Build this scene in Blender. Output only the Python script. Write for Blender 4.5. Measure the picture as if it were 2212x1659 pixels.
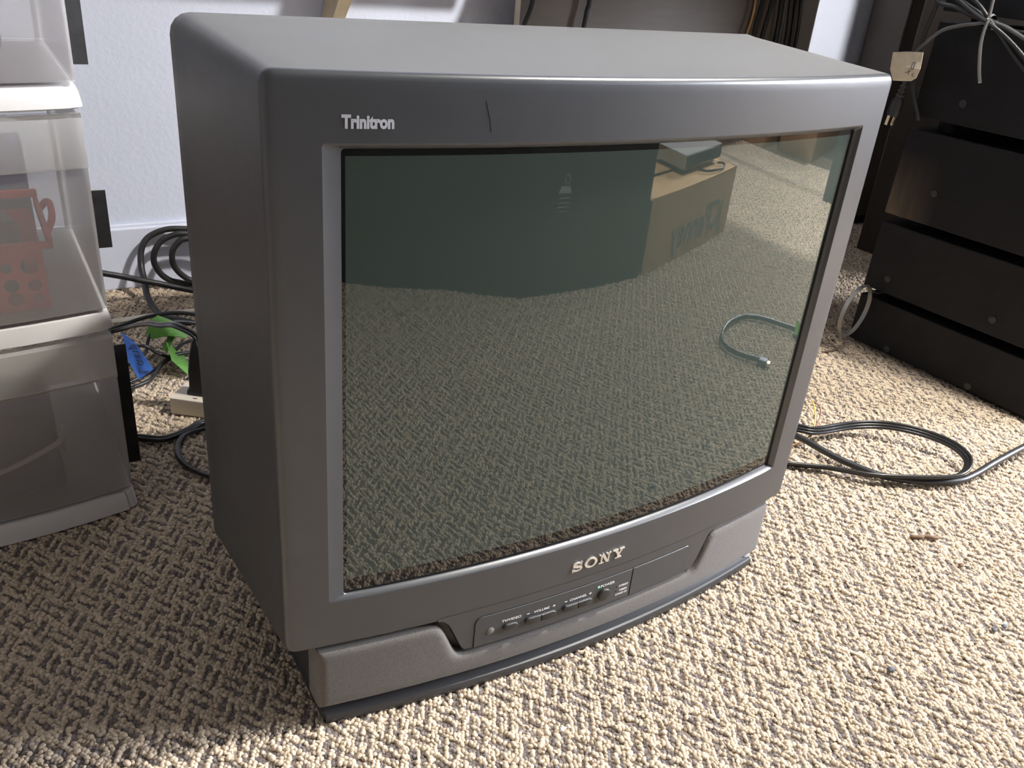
import bpy, bmesh, math, random
import numpy as np
from mathutils import Vector, Matrix

random.seed(7)
rng = np.random.default_rng(7)
S = bpy.context.scene
COL = S.collection
for o in list(bpy.data.objects):
    bpy.data.objects.remove(o)

# ------------------------------------------------------------------ camera
cam_d = bpy.data.cameras.new('camera')
cam_d.sensor_fit = 'HORIZONTAL'
cam_d.sensor_width = 36.0
cam_d.lens = 30.2675
cam_d.clip_start = 0.01
cam = bpy.data.objects.new('camera', cam_d)
COL.objects.link(cam)
CR = Vector((0.8567201, -0.5087951, 0.0846058))
CU = Vector((0.1691785, 0.4321607, 0.8857854))
CF = Vector((0.4872466, 0.7445567, -0.4563180))
CC = Vector((-0.502997, -0.604534, 0.720867))
m = Matrix.Identity(4)
for i in range(3):
    m[i][0], m[i][1], m[i][2], m[i][3] = CR[i], CU[i], -CF[i], CC[i]
cam.matrix_world = m
S.camera = cam

# ------------------------------------------------------------------ world, lights, exposure
W = bpy.data.worlds.new('world')
S.world = W
W.use_nodes = True
bg = W.node_tree.nodes['Background']
bg.inputs[0].default_value = (0.62, 0.72, 0.9, 1)
bg.inputs[1].default_value = 1.0
S.view_settings.view_transform = 'Standard'
S.view_settings.look = 'None'
S.view_settings.gamma = 1.0
S.view_settings.use_curve_mapping = False
S.view_settings.exposure = -0.2


def area_light(name, loc, target, power, sx, sy=None, color=(1, 1, 1), shape='DISK'):
    d = bpy.data.lights.new(name, 'AREA')
    d.shape = shape
    d.size = sx
    if sy:
        d.size_y = sy
    d.energy = power
    d.color = color
    o = bpy.data.objects.new(name, d)
    COL.objects.link(o)
    o.location = loc
    v = Vector(target) - Vector(loc)
    o.rotation_euler = v.to_track_quat('-Z', 'Y').to_euler()
    return o


LAMP = (1.20, -0.30, 2.36)
area_light('ceiling_lamp_light', LAMP, (1.20, -0.30, 0), 132, 0.18, color=(1.0, 0.965, 0.91))
sun_d = bpy.data.lights.new('sun', 'SUN')
sun_d.energy = 36.0
sun_d.angle = math.radians(2.0)
sun_d.color = (0.96, 0.98, 1.0)
sun = bpy.data.objects.new('sun', sun_d)
COL.objects.link(sun)
sun.location = (2.3, -6.0, 4.0)
sun.rotation_euler = Vector((0.04, 1.0, -0.68)).to_track_quat('-Z', 'Y').to_euler()
WIN = (1.55, 3.1, 0.95, 2.05)          # x0, x1, z0, z1 of the window in the front wall (y = -3.4)
area_light('window_light', (3.62, -1.25, 1.45), (0.0, -0.2, 0.3), 205, 1.4, 1.1, color=(0.88, 0.91, 1.0), shape='RECTANGLE').data.spread = math.radians(110)
area_light('front_window_light', (2.3, -3.62, 1.5), (1.2, 0.2, 0.4), 10, 1.5, 1.1, color=(0.62, 0.78, 1.0), shape='RECTANGLE')
WIN2 = (-1.95, -0.55, 0.90, 2.00)      # y0, y1, z0, z1 of the window in the right wall (x = 3.5)


# ------------------------------------------------------------------ materials
def mat(name, col, rough=0.5, metal=0.0, spec=0.5, noise=0.0, nscale=200.0, bump=0.0, bscale=300.0, bdist=0.001,
        ior=1.5, coat=0.0, sheen=0.0, detail=3.0, stretch=None):
    m = bpy.data.materials.new(name)
    m.use_nodes = True
    nt = m.node_tree
    p = nt.nodes['Principled BSDF']
    p.inputs['Base Color'].default_value = (*col, 1)
    p.inputs['Roughness'].default_value = rough
    p.inputs['Metallic'].default_value = metal
    p.inputs['Specular IOR Level'].default_value = spec
    p.inputs['IOR'].default_value = ior
    p.inputs['Coat Weight'].default_value = coat
    p.inputs['Sheen Weight'].default_value = sheen
    tc = nt.nodes.new('ShaderNodeTexCoord')
    src = tc.outputs['Object']
    if stretch:
        mp = nt.nodes.new('ShaderNodeMapping')
        mp.inputs['Scale'].default_value = stretch
        nt.links.new(src, mp.inputs[0])
        src = mp.outputs[0]
    if noise > 0:
        n = nt.nodes.new('ShaderNodeTexNoise')
        n.inputs['Scale'].default_value = nscale
        n.inputs['Detail'].default_value = detail
        nt.links.new(src, n.inputs['Vector'])
        r = nt.nodes.new('ShaderNodeMapRange')
        r.inputs['From Min'].default_value = 0.3
        r.inputs['From Max'].default_value = 0.7
        r.inputs['To Min'].default_value = 1 - noise
        r.inputs['To Max'].default_value = 1 + noise
        nt.links.new(n.outputs['Fac'], r.inputs['Value'])
        mx = nt.nodes.new('ShaderNodeVectorMath')
        mx.operation = 'SCALE'
        mx.inputs[0].default_value = col
        nt.links.new(r.outputs[0], mx.inputs['Scale'])
        nt.links.new(mx.outputs[0], p.inputs['Base Color'])
    if bump > 0:
        n2 = nt.nodes.new('ShaderNodeTexNoise')
        n2.inputs['Scale'].default_value = bscale
        n2.inputs['Detail'].default_value = 3
        nt.links.new(src, n2.inputs['Vector'])
        b = nt.nodes.new('ShaderNodeBump')
        b.inputs['Strength'].default_value = bump
        b.inputs['Distance'].default_value = bdist
        nt.links.new(n2.outputs['Fac'], b.inputs['Height'])
        nt.links.new(b.outputs[0], p.inputs['Normal'])
    return m


def translucent(name, col, clear=0.4, rough=0.25):
    m = bpy.data.materials.new(name)
    m.use_nodes = True
    nt = m.node_tree
    nt.nodes.clear()
    out = nt.nodes.new('ShaderNodeOutputMaterial')
    d = nt.nodes.new('ShaderNodeBsdfDiffuse')
    d.inputs['Color'].default_value = (*col, 1)
    t = nt.nodes.new('ShaderNodeBsdfTranslucent')
    t.inputs['Color'].default_value = (*col, 1)
    tr = nt.nodes.new('ShaderNodeBsdfTransparent')
    tr.inputs['Color'].default_value = (0.95, 0.95, 0.95, 1)
    g = nt.nodes.new('ShaderNodeBsdfGlossy')
    g.inputs['Roughness'].default_value = rough
    a = nt.nodes.new('ShaderNodeMixShader')
    a.inputs[0].default_value = 0.3
    nt.links.new(d.outputs[0], a.inputs[1])
    nt.links.new(t.outputs[0], a.inputs[2])
    b = nt.nodes.new('ShaderNodeMixShader')
    b.inputs[0].default_value = clear
    nt.links.new(a.outputs[0], b.inputs[1])
    nt.links.new(tr.outputs[0], b.inputs[2])
    fr = nt.nodes.new('ShaderNodeFresnel')
    fr.inputs['IOR'].default_value = 1.4
    c = nt.nodes.new('ShaderNodeMixShader')
    nt.links.new(fr.outputs[0], c.inputs[0])
    nt.links.new(b.outputs[0], c.inputs[1])
    nt.links.new(g.outputs[0], c.inputs[2])
    nt.links.new(c.outputs[0], out.inputs[0])
    return m


M_BEZEL = mat('grey_satin_plastic', (0.041, 0.0435, 0.0485), 0.34, spec=0.85, noise=0.05, nscale=40, bump=0.12, bscale=1500, bdist=0.0004)
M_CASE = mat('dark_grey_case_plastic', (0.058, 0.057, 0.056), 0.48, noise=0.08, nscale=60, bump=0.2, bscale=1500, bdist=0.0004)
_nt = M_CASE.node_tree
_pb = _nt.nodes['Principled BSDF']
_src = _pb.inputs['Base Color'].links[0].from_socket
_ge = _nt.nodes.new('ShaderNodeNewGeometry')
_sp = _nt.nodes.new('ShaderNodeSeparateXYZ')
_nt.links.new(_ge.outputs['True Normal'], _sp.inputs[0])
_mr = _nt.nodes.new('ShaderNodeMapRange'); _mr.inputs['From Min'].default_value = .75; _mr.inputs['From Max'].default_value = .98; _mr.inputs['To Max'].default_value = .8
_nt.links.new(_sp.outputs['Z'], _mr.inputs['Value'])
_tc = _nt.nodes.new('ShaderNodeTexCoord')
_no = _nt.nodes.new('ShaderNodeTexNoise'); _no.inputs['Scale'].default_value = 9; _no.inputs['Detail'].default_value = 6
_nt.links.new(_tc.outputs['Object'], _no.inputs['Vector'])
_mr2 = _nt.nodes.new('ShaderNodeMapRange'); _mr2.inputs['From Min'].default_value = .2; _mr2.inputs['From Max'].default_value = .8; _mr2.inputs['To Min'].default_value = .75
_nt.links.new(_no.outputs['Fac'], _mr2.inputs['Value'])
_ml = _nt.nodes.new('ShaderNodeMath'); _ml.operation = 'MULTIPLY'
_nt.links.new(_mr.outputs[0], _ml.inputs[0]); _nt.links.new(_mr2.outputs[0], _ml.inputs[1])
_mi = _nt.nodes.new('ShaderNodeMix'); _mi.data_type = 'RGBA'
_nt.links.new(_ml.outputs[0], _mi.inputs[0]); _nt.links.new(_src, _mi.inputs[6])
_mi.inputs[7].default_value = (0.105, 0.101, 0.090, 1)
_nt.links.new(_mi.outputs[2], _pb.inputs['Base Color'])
M_BACKSHELL = mat('black_back_shell', (0.03, 0.03, 0.03), 0.6, bump=0.1)
M_GRILLE = mat('speaker_cloth', (0.108, 0.098, 0.090), 0.92, noise=0.28, nscale=900, bump=0.5, bscale=1400, bdist=0.0006, sheen=0.15)
M_BASE = mat('base_plastic', (0.035, 0.036, 0.038), 0.38)
M_GAP = mat('dark_gap', (0.012, 0.012, 0.012), 0.8)
M_PANEL = mat('control_panel_plastic', (0.052, 0.054, 0.057), 0.40)
M_BUTTON = mat('button_plastic', (0.022, 0.022, 0.022), 0.40)
M_PRINT = mat('white_print', (0.82, 0.82, 0.82), 0.6)
M_PRINT2 = mat('grey_print', (0.45, 0.46, 0.5), 0.6)
M_BADGE = mat('silver_badge', (0.72, 0.68, 0.60), 0.35, metal=0.6)
M_LED = mat('green_indicator', (0.30, 0.78, 0.55), 0.35)
M_SENSOR = mat('sensor_window', (0.13, 0.125, 0.11), 0.3)
M_GLASS = mat('picture_tube_glass', (0.030, 0.042, 0.036), 0.015, spec=0.5, ior=1.75)
_nt = M_GLASS.node_tree
_tc = _nt.nodes.new('ShaderNodeTexCoord'); _sp = _nt.nodes.new('ShaderNodeSeparateXYZ'); _nt.links.new(_tc.outputs['Object'], _sp.inputs[0])
def _m(op, a, b):
    n = _nt.nodes.new('ShaderNodeMath'); n.operation = op
    for k, v in enumerate((a, b)):
        if isinstance(v, (int, float)): n.inputs[k].default_value = v
        else: _nt.links.new(v, n.inputs[k])
    return n.outputs[0]
_in = _m('MULTIPLY', _m('LESS_THAN', _m('ABSOLUTE', _m('SUBTRACT', _sp.outputs['X'], .004), 0), .2775),
         _m('MULTIPLY', _m('GREATER_THAN', _sp.outputs['Z'], .178), _m('LESS_THAN', _sp.outputs['Z'], .5715)))
_mi = _nt.nodes.new('ShaderNodeMix'); _mi.data_type = 'RGBA'
_nt.links.new(_in, _mi.inputs[0])
_mi.inputs[6].default_value = (0.006, 0.006, 0.006, 1)
_mi.inputs[7].default_value = (0.040, 0.053, 0.045, 1)
_nt.links.new(_mi.outputs[2], _nt.nodes['Principled BSDF'].inputs['Base Color'])
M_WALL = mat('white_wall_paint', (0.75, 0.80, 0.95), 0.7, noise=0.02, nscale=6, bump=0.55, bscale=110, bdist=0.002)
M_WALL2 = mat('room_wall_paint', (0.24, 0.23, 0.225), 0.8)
M_TRIM = mat('baseboard_paint', (0.76, 0.80, 0.93), 0.45, bump=0.15, bscale=40, bdist=0.001)
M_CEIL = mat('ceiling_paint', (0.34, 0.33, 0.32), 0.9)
M_WHITE = mat('white_plastic', (0.72, 0.70, 0.685), 0.38)
M_CLEAR = translucent('frosted_plastic', (0.96, 0.94, 0.94), clear=0.77)
M_CLEAR2 = translucent('frosted_plastic_thick', (0.92, 0.90, 0.87), clear=0.66)
M_BLACKTAPE = mat('black_tape', (0.018, 0.017, 0.018), 0.75, noise=0.5, nscale=60)
M_BLACK = mat('black_cable_rubber', (0.020, 0.020, 0.021), 0.42)
M_BLACKGLOSS = mat('black_cable_vinyl', (0.018, 0.018, 0.018), 0.28)
M_GREYCABLE = mat('grey_cable', (0.10, 0.10, 0.10), 0.4)
M_AV = mat('black_metal_case', (0.0075, 0.0077, 0.0085), 0.6, spec=0.22, noise=0.25, nscale=25, bump=0.25, bscale=900, bdist=0.0005)
M_AVF = mat('black_front_panel', (0.02, 0.02, 0.022), 0.3)
M_SCREW = mat('dark_screw_metal', (0.035, 0.035, 0.035), 0.4, metal=0.5)
M_STEEL = mat('dull_silver', (0.24, 0.235, 0.215), 0.4, metal=0.5)
M_BRASS = mat('plug_blade_brass', (0.7, 0.55, 0.32), 0.3, metal=1.0)
M_GOLD = mat('gold_plating', (0.95, 0.78, 0.42), 0.25, metal=0.7)
M_BEIGE = mat('beige_plastic', (0.66, 0.60, 0.50), 0.5)
M_MASK = mat('masking_tape', (0.70, 0.62, 0.47), 0.75, noise=0.10, nscale=60, bump=0.4, bscale=60, bdist=0.002)
M_INK = mat('dark_ink', (0.03, 0.03, 0.06), 0.7)
M_BLUE = mat('blue_painters_tape', (0.006, 0.065, 0.27), 0.6, noise=0.1, nscale=80)
M_CYAN = mat('blue_sticky_note', (0.12, 0.55, 0.90), 0.7)
M_GREEN = mat('green_fabric_tie', (0.10, 0.30, 0.025), 0.75, noise=0.2, nscale=150, sheen=0.2)
M_RED = mat('red_basket_plastic', (0.80, 0.055, 0.05), 0.4)
M_BOARD = mat('grey_brown_board', (0.165, 0.145, 0.128), 0.55, noise=0.06, nscale=12, stretch=(1, 1, 8))
M_WOOD = mat('pale_raw_wood', (0.66, 0.55, 0.38), 0.65, noise=0.14, nscale=30, stretch=(1, 1, 0.12))
M_CARD = mat('cardboard', (0.42, 0.28, 0.16), 0.85, noise=0.07, nscale=20)
M_CARDIN = mat('cardboard_flap', (0.74, 0.49, 0.24), 0.85, noise=0.08, nscale=20)
M_BOXINK = mat('teal_box_print', (0.10, 0.16, 0.15), 0.8)
M_COPPER = mat('clear_copper_wire', (0.75, 0.45, 0.20), 0.25, metal=0.5)
M_YELLOW = mat('yellow_wire', (0.70, 0.50, 0.12), 0.4)
M_BROWNW = mat('brown_wire', (0.22, 0.08, 0.05), 0.4)
M_ZIP = translucent('clear_zip_tie', (0.55, 0.55, 0.55), clear=0.45, rough=0.12)
M_DKBLUE = mat('navy_blue_card', (0.06, 0.10, 0.26), 0.6)
M_DKGREY = mat('dark_grey_case', (0.07, 0.07, 0.075), 0.5)
M_PINK = mat('pink_red_plastic', (0.60, 0.22, 0.24), 0.5)
M_LINT = mat('brown_lint', (0.16, 0.10, 0.06), 0.9)
M_LINTG = mat('grey_crumb', (0.10, 0.10, 0.11), 0.8)
M_DVD = mat('silver_player_case', (0.62, 0.63, 0.60), 0.4)
M_DARKTV = mat('matte_black_cabinet', (0.030, 0.034, 0.033), 0.65)
M_LAMPGLOW = bpy.data.materials.new('lamp_diffuser_glow')
M_LAMPGLOW.use_nodes = True
_p = M_LAMPGLOW.node_tree.nodes['Principled BSDF']
_p.inputs['Emission Color'].default_value = (1, 0.96, 0.9, 1)
_p.inputs['Emission Strength'].default_value = 6.0
# stains on the third receiver of the stack
M_AVRUST = mat('stained_metal_case', (0.0075, 0.0077, 0.0085), 0.6, spec=0.22)
_nt = M_AVRUST.node_tree
_tc = _nt.nodes.new('ShaderNodeTexCoord')
_sx = _nt.nodes.new('ShaderNodeSeparateXYZ')
_nt.links.new(_tc.outputs['Object'], _sx.inputs[0])
_ry = _nt.nodes.new('ShaderNodeMapRange')
_ry.inputs['From Min'].default_value = 0.10
_ry.inputs['From Max'].default_value = 0.20
_nt.links.new(_sx.outputs['Y'], _ry.inputs['Value'])
_rz = _nt.nodes.new('ShaderNodeMapRange')
_rz.inputs['From Min'].default_value = 0.15
_rz.inputs['From Max'].default_value = 0.02
_nt.links.new(_sx.outputs['Z'], _rz.inputs['Value'])
_mp = _nt.nodes.new('ShaderNodeMapping')
_mp.inputs['Scale'].default_value = (30, 60, 8)
_nt.links.new(_tc.outputs['Object'], _mp.inputs[0])
_n = _nt.nodes.new('ShaderNodeTexNoise')
_n.inputs['Scale'].default_value = 1.0
_n.inputs['Detail'].default_value = 5
_nt.links.new(_mp.outputs[0], _n.inputs['Vector'])
_a = _nt.nodes.new('ShaderNodeMath'); _a.operation = 'MULTIPLY'
_nt.links.new(_ry.outputs[0], _a.inputs[0]); _nt.links.new(_rz.outputs[0], _a.inputs[1])
_b = _nt.nodes.new('ShaderNodeMath'); _b.operation = 'MULTIPLY'
_nt.links.new(_a.outputs[0], _b.inputs[0]); _nt.links.new(_n.outputs['Fac'], _b.inputs[1])
_mix = _nt.nodes.new('ShaderNodeMix'); _mix.data_type = 'RGBA'
_mix.inputs[6].default_value = (0.0075, 0.0077, 0.0085, 1)
_mix.inputs[7].default_value = (0.20, 0.15, 0.10, 1)
_nt.links.new(_b.outputs[0], _mix.inputs[0])
_nt.links.new(_mix.outputs[2], _nt.nodes['Principled BSDF'].inputs['Base Color'])


# ------------------------------------------------------------------ building helpers
def tag(o, label=None, cat=None, group=None, kind=None):
    if label: o['label'] = label
    if cat: o['category'] = cat
    if group: o['group'] = group
    if kind: o['kind'] = kind
    return o


def thing(name, label, cat, loc=(0, 0, 0), group=None):
    o = bpy.data.objects.new(name, None)
    o.empty_display_size = 0.05
    COL.objects.link(o)
    o.location = loc
    return tag(o, label, cat, group)


def worldloc(p):
    v = Vector((0, 0, 0))
    while p is not None:
        v = v + Vector(p.location)
        p = p.parent
    return v


def obj(name, vf, material, parent=None, smooth=False, origin=None):
    """one mesh object from (verts in world coordinates, faces)"""
    V = [Vector(v) for v in vf[0]]
    if origin is None:
        if parent is None:
            xs = [v.x for v in V]; ys = [v.y for v in V]; zs = [v.z for v in V]
            origin = Vector(((min(xs) + max(xs)) / 2, (min(ys) + max(ys)) / 2, min(zs)))
        else:
            origin = worldloc(parent)
    origin = Vector(origin)
    me = bpy.data.meshes.new(name)
    me.from_pydata([tuple(v - origin) for v in V], [], [tuple(f) for f in vf[1]])
    me.update()
    if smooth is True:
        for p in me.polygons: p.use_smooth = True
    elif smooth:
        for p in me.polygons: p.use_smooth = True
        me.set_sharp_from_angle(angle=math.radians(smooth))
    me.materials.append(material)
    o = bpy.data.objects.new(name, me)
    COL.objects.link(o)
    if parent is not None:
        o.parent = parent
        o.location = origin - worldloc(parent)
    else:
        o.location = origin
    return o


def join(*parts):
    V, F = [], []
    for v, f in parts:
        n = len(V)
        V += list(v)
        F += [tuple(i + n for i in q) for q in f]
    return V, F


def from_bm(bm):
    bm.verts.index_update()
    V = [v.co.copy() for v in bm.verts]
    F = [[v.index for v in f.verts] for f in bm.faces]
    bm.free()
    return V, F


def box(x0, x1, y0, y1, z0, z1, bev=0.0, seg=2, rot=0.0, pivot=None):
    bm = bmesh.new()
    bmesh.ops.create_cube(bm, size=1)
    for v in bm.verts:
        v.co = Vector((x0 + (v.co.x + .5) * (x1 - x0), y0 + (v.co.y + .5) * (y1 - y0), z0 + (v.co.z + .5) * (z1 - z0)))
    if bev > 0:
        bmesh.ops.bevel(bm, geom=list(bm.edges), offset=bev, segments=seg, profile=0.5, affect='EDGES')
    if rot:
        c = Vector(pivot if pivot else ((x0 + x1) / 2, (y0 + y1) / 2, 0))
        R = Matrix.Rotation(rot, 3, 'Z')
        for v in bm.verts:
            v.co = c + R @ (v.co - c)
    return from_bm(bm)


def spline(P, n=6):
    P = [Vector(p) for p in P]
    if len(P) < 3:
        return P
    out = []
    for i in range(len(P) - 1):
        p0 = P[i - 1] if i > 0 else P[i] * 2 - P[i + 1]
        p1, p2 = P[i], P[i + 1]
        p3 = P[i + 2] if i + 2 < len(P) else P[i + 1] * 2 - P[i]
        for k in range(n):
            t = k / n
            out.append(0.5 * ((2 * p1) + (p2 - p0) * t + (2 * p0 - 5 * p1 + 4 * p2 - p3) * t * t + (3 * p1 - p0 - 3 * p2 + p3) * t ** 3))
    out.append(P[-1])
    return out


def tube(P, r, seg=10, n=6, flat=None, up=None, closed=False):
    """round (or flat=(wide, thick)) section swept along a smooth path"""
    Q = spline(P, n)
    V, F = [], []
    nrm = None
    for i, q in enumerate(Q):
        t = (Q[min(i + 1, len(Q) - 1)] - Q[max(i - 1, 0)])
        if t.length < 1e-9: t = Vector((0, 0, 1))
        t.normalize()
        if up is not None:
            nrm = Vector(up) - t * t.dot(Vector(up))
        elif nrm is None:
            a = Vector((0, 0, 1)) if abs(t.z) < .9 else Vector((1, 0, 0))
            nrm = a - t * a.dot(t)
        else:
            nrm = nrm - t * nrm.dot(t)
        nrm.normalize()
        bi = t.cross(nrm)
        rr = r[i * (len(r) - 1) // max(1, len(Q) - 1)] if isinstance(r, (list, tuple)) else r
        for k in range(seg):
            a = 2 * math.pi * k / seg
            if flat:
                V.append(q + bi * (math.cos(a) * flat[0]) + nrm * (math.sin(a) * flat[1]))
            else:
                V.append(q + bi * (math.cos(a) * rr) + nrm * (math.sin(a) * rr))
    m_ = len(Q)
    for i in range(m_ - 1):
        for k in range(seg):
            F.append((i * seg + k, i * seg + (k + 1) % seg, (i + 1) * seg + (k + 1) % seg, (i + 1) * seg + k))
    F.append(tuple(range(seg))[::-1])
    F.append(tuple((m_ - 1) * seg + k for k in range(seg)))
    return V, F


def sheet(P, thick=0.001, nrm=None):
    """flat polygon with a little thickness; P in order, planar"""
    P = [Vector(p) for p in P]
    if nrm is None:
        nrm = (P[1] - P[0]).cross(P[2] - P[0]).normalized()
    nrm = Vector(nrm) * thick
    n = len(P)
    V = P + [p + nrm for p in P]
    F = [tuple(range(n))[::-1], tuple(range(n, 2 * n))] + [(i, (i + 1) % n, n + (i + 1) % n, n + i) for i in range(n)]
    return V, F


def disc(c, axis, r, h, seg=20, dome=0.0, bev=0.0):
    """short cylinder from c along axis, front edge softened"""
    axis = Vector(axis).normalized()
    a = Vector((0, 0, 1)) if abs(axis.z) < .9 else Vector((1, 0, 0))
    u = axis.cross(a).normalized(); w = axis.cross(u)
    prof = [(r, 0), (r, h - bev), (r - bev * .4, h - bev * .3), (r - bev, h)]
    if dome: prof += [(r * .6, h + dome * .7), (r * .25, h + dome)]
    V, F = [], []
    for rr, hh in prof:
        for k in range(seg):
            t = 2 * math.pi * k / seg
            V.append(Vector(c) + axis * hh + (u * math.cos(t) + w * math.sin(t)) * rr)
    for i in range(len(prof) - 1):
        for k in range(seg):
            F.append((i * seg + k, i * seg + (k + 1) % seg, (i + 1) * seg + (k + 1) % seg, (i + 1) * seg + k))
    F.append(tuple((len(prof) - 1) * seg + k for k in range(seg)))
    F.append(tuple(range(seg))[::-1])
    return V, F


def text_mesh(txt, size, extrude=0.0, bold=0.0, sx=1.0, spacing=1.0):
    """lettering in the x-z plane as (verts, faces), left edge at 0, baseline at 0"""
    c = bpy.data.curves.new('lettering_tmp', 'FONT')
    c.body = txt
    c.size = size
    c.offset = bold
    c.space_character = spacing
    c.resolution_u = 3
    o = bpy.data.objects.new('lettering_tmp', c)
    COL.objects.link(o)
    dg = bpy.context.evaluated_depsgraph_get()
    me = bpy.data.meshes.new_from_object(o.evaluated_get(dg))
    V = [(v.co.x * sx, 0.0, v.co.y) for v in me.vertices]
    F = [tuple(p.vertices) for p in me.polygons]
    bpy.data.objects.remove(o)
    bpy.data.curves.remove(c)
    bpy.data.meshes.remove(me)
    return V, F


# ------------------------------------------------------------------ room
def struct(name, vf, m_, **k):
    return tag(obj(name, vf, m_, **k), kind='structure')


RX0, RX1, RY0, RY1, RH = -1.9, 3.5, -3.4, 1.272, 2.42
M_FLOOR = mat('carpet_backing', (0.30, 0.25, 0.19), 0.95, noise=0.35, nscale=90)
floor = struct('floor', box(RX0, RX1, RY0, RY1, -0.05, -0.0035), M_FLOOR)
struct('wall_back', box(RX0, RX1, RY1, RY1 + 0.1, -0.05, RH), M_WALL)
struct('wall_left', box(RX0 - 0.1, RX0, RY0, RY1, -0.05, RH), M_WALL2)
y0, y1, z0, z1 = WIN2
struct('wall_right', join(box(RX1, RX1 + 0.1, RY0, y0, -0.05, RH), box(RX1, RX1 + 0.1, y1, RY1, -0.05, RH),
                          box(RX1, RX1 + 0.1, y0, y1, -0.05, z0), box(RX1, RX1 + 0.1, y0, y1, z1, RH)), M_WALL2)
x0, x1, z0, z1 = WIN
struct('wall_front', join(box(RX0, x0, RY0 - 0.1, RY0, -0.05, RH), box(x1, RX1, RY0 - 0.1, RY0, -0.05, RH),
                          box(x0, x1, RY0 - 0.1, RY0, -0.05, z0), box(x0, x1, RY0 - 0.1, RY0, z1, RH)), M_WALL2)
struct('ceiling', box(RX0, RX1, RY0, RY1, RH, RH + 0.1), M_CEIL)
struct('baseboard_back', join(box(RX0, RX1, RY1 - 0.014, RY1, -0.003, 0.128, 0.003), box(RX0, RX1, RY1 - 0.008, RY1, 0.126, 0.134, 0.002)), M_TRIM)
M_PANE = bpy.data.materials.new('window_pane')
M_PANE.use_nodes = True
_nt = M_PANE.node_tree
_nt.nodes.clear()
_o = _nt.nodes.new('ShaderNodeOutputMaterial'); _t = _nt.nodes.new('ShaderNodeBsdfTransparent'); _g = _nt.nodes.new('ShaderNodeBsdfGlossy')
_g.inputs['Roughness'].default_value = 0.0
_mx = _nt.nodes.new('ShaderNodeMixShader'); _mx.inputs[0].default_value = 0.06
_nt.links.new(_t.outputs[0], _mx.inputs[1]); _nt.links.new(_g.outputs[0], _mx.inputs[2]); _nt.links.new(_mx.outputs[0], _o.inputs[0])
def window(name, a0, a1, z0, z1, wall, along_x):
    def b(u0, u1, w0, w1, h0, h1, bev=.003):
        return box(u0, u1, wall + w0, wall + w1, h0, h1, bev) if along_x else box(wall - w1, wall - w0, u0, u1, h0, h1, bev)
    o = struct(name, join(b(a0 - .05, a1 + .05, -.02, .02, z1, z1 + .05), b(a0 - .05, a1 + .05, -.02, .02, z0 - .05, z0),
                          b(a0 - .05, a0, -.02, .02, z0, z1), b(a1, a1 + .05, -.02, .02, z0, z1)), M_TRIM)
    obj('mullion', b((a0 + a1) / 2 - .02, (a0 + a1) / 2 + .02, -.05, -.01, z0, z1), M_TRIM, o, origin=o.location)
    obj('pane', b(a0, a1, -.034, -.030, z0, z1, 0), M_PANE, o, origin=o.location)


window('window_1', WIN[0], WIN[1], WIN[2], WIN[3], RY0, True)
window('window_2', WIN2[0], WIN2[1], WIN2[2], WIN2[3], RX1, False)
cl = thing('ceiling_light', 'round white ceiling lamp above the television', 'lamp', (LAMP[0], LAMP[1], RH))
obj('housing', disc((LAMP[0], LAMP[1], RH), (0, 0, -1), 0.15, 0.035, 32, bev=.01), M_WHITE, cl, smooth=40)
obj('diffuser', disc((LAMP[0], LAMP[1], RH - .035), (0, 0, -1), 0.13, 0.012, 32, bev=.006), M_LAMPGLOW, cl, smooth=40)


# ------------------------------------------------------------------ carpet: loop pile in a basket-weave of light ground and dark dashes
A0 = np.array([-0.480, 0.284]); LA = np.array([0.0343, 0.0030]); LB = np.array([0.0030, -0.0520])
LM = np.linalg.inv(np.stack([LA, LB], 1))


def dash_tone(P):
    """1 inside a dark dash, 0 on the light ground"""
    uv = np.floor((P - A0) @ LM.T + 0.5)
    best = np.full(len(P), 9.0)
    specs = []
    for sgn in (1, -1):
        specs.append((np.array([0.0031, 0.0058]) * sgn, math.radians(-54)))
        specs.append((np.array([0.0195, -0.0265]) + np.array([0.0030, -0.0060]) * sgn, math.radians(61)))
    for di in (-1, 0, 1):
        for dj in (-1, 0, 1):
            c = A0 + (uv + [di, dj]) @ np.stack([LA, LB], 0)
            for off, ang in specs:
                d = P - c - off
                e = np.array([math.cos(ang), math.sin(ang)])
                t = np.clip(d @ e, -0.0108, 0.0108)
                best = np.minimum(best, np.linalg.norm(d - t[:, None] * e, axis=1))
    return best


def tuft_grid(x0, x1, y0, y1, s, jit):
    nx, ny = int((x1 - x0) / s), int((y1 - y0) / (s * 0.87))
    X, Y = np.meshgrid(np.arange(nx), np.arange(ny))
    P = np.stack([x0 + (X + 0.5 * (Y % 2)) * s, y0 + Y * s * 0.87], -1).reshape(-1, 2).astype(float)
    return P + rng.normal(0, jit, P.shape)


fine = tuft_grid(-0.80, 1.45, -0.95, 1.26, 0.0045, 0.0006)
coarse = tuft_grid(-1.5, 3.1, -2.2, 1.26, 0.0064, 0.0010)
keep = ~((coarse[:, 0] > -0.80) & (coarse[:, 0] < 1.45) & (coarse[:, 1] > -0.95))
coarse = coarse[keep]
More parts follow.
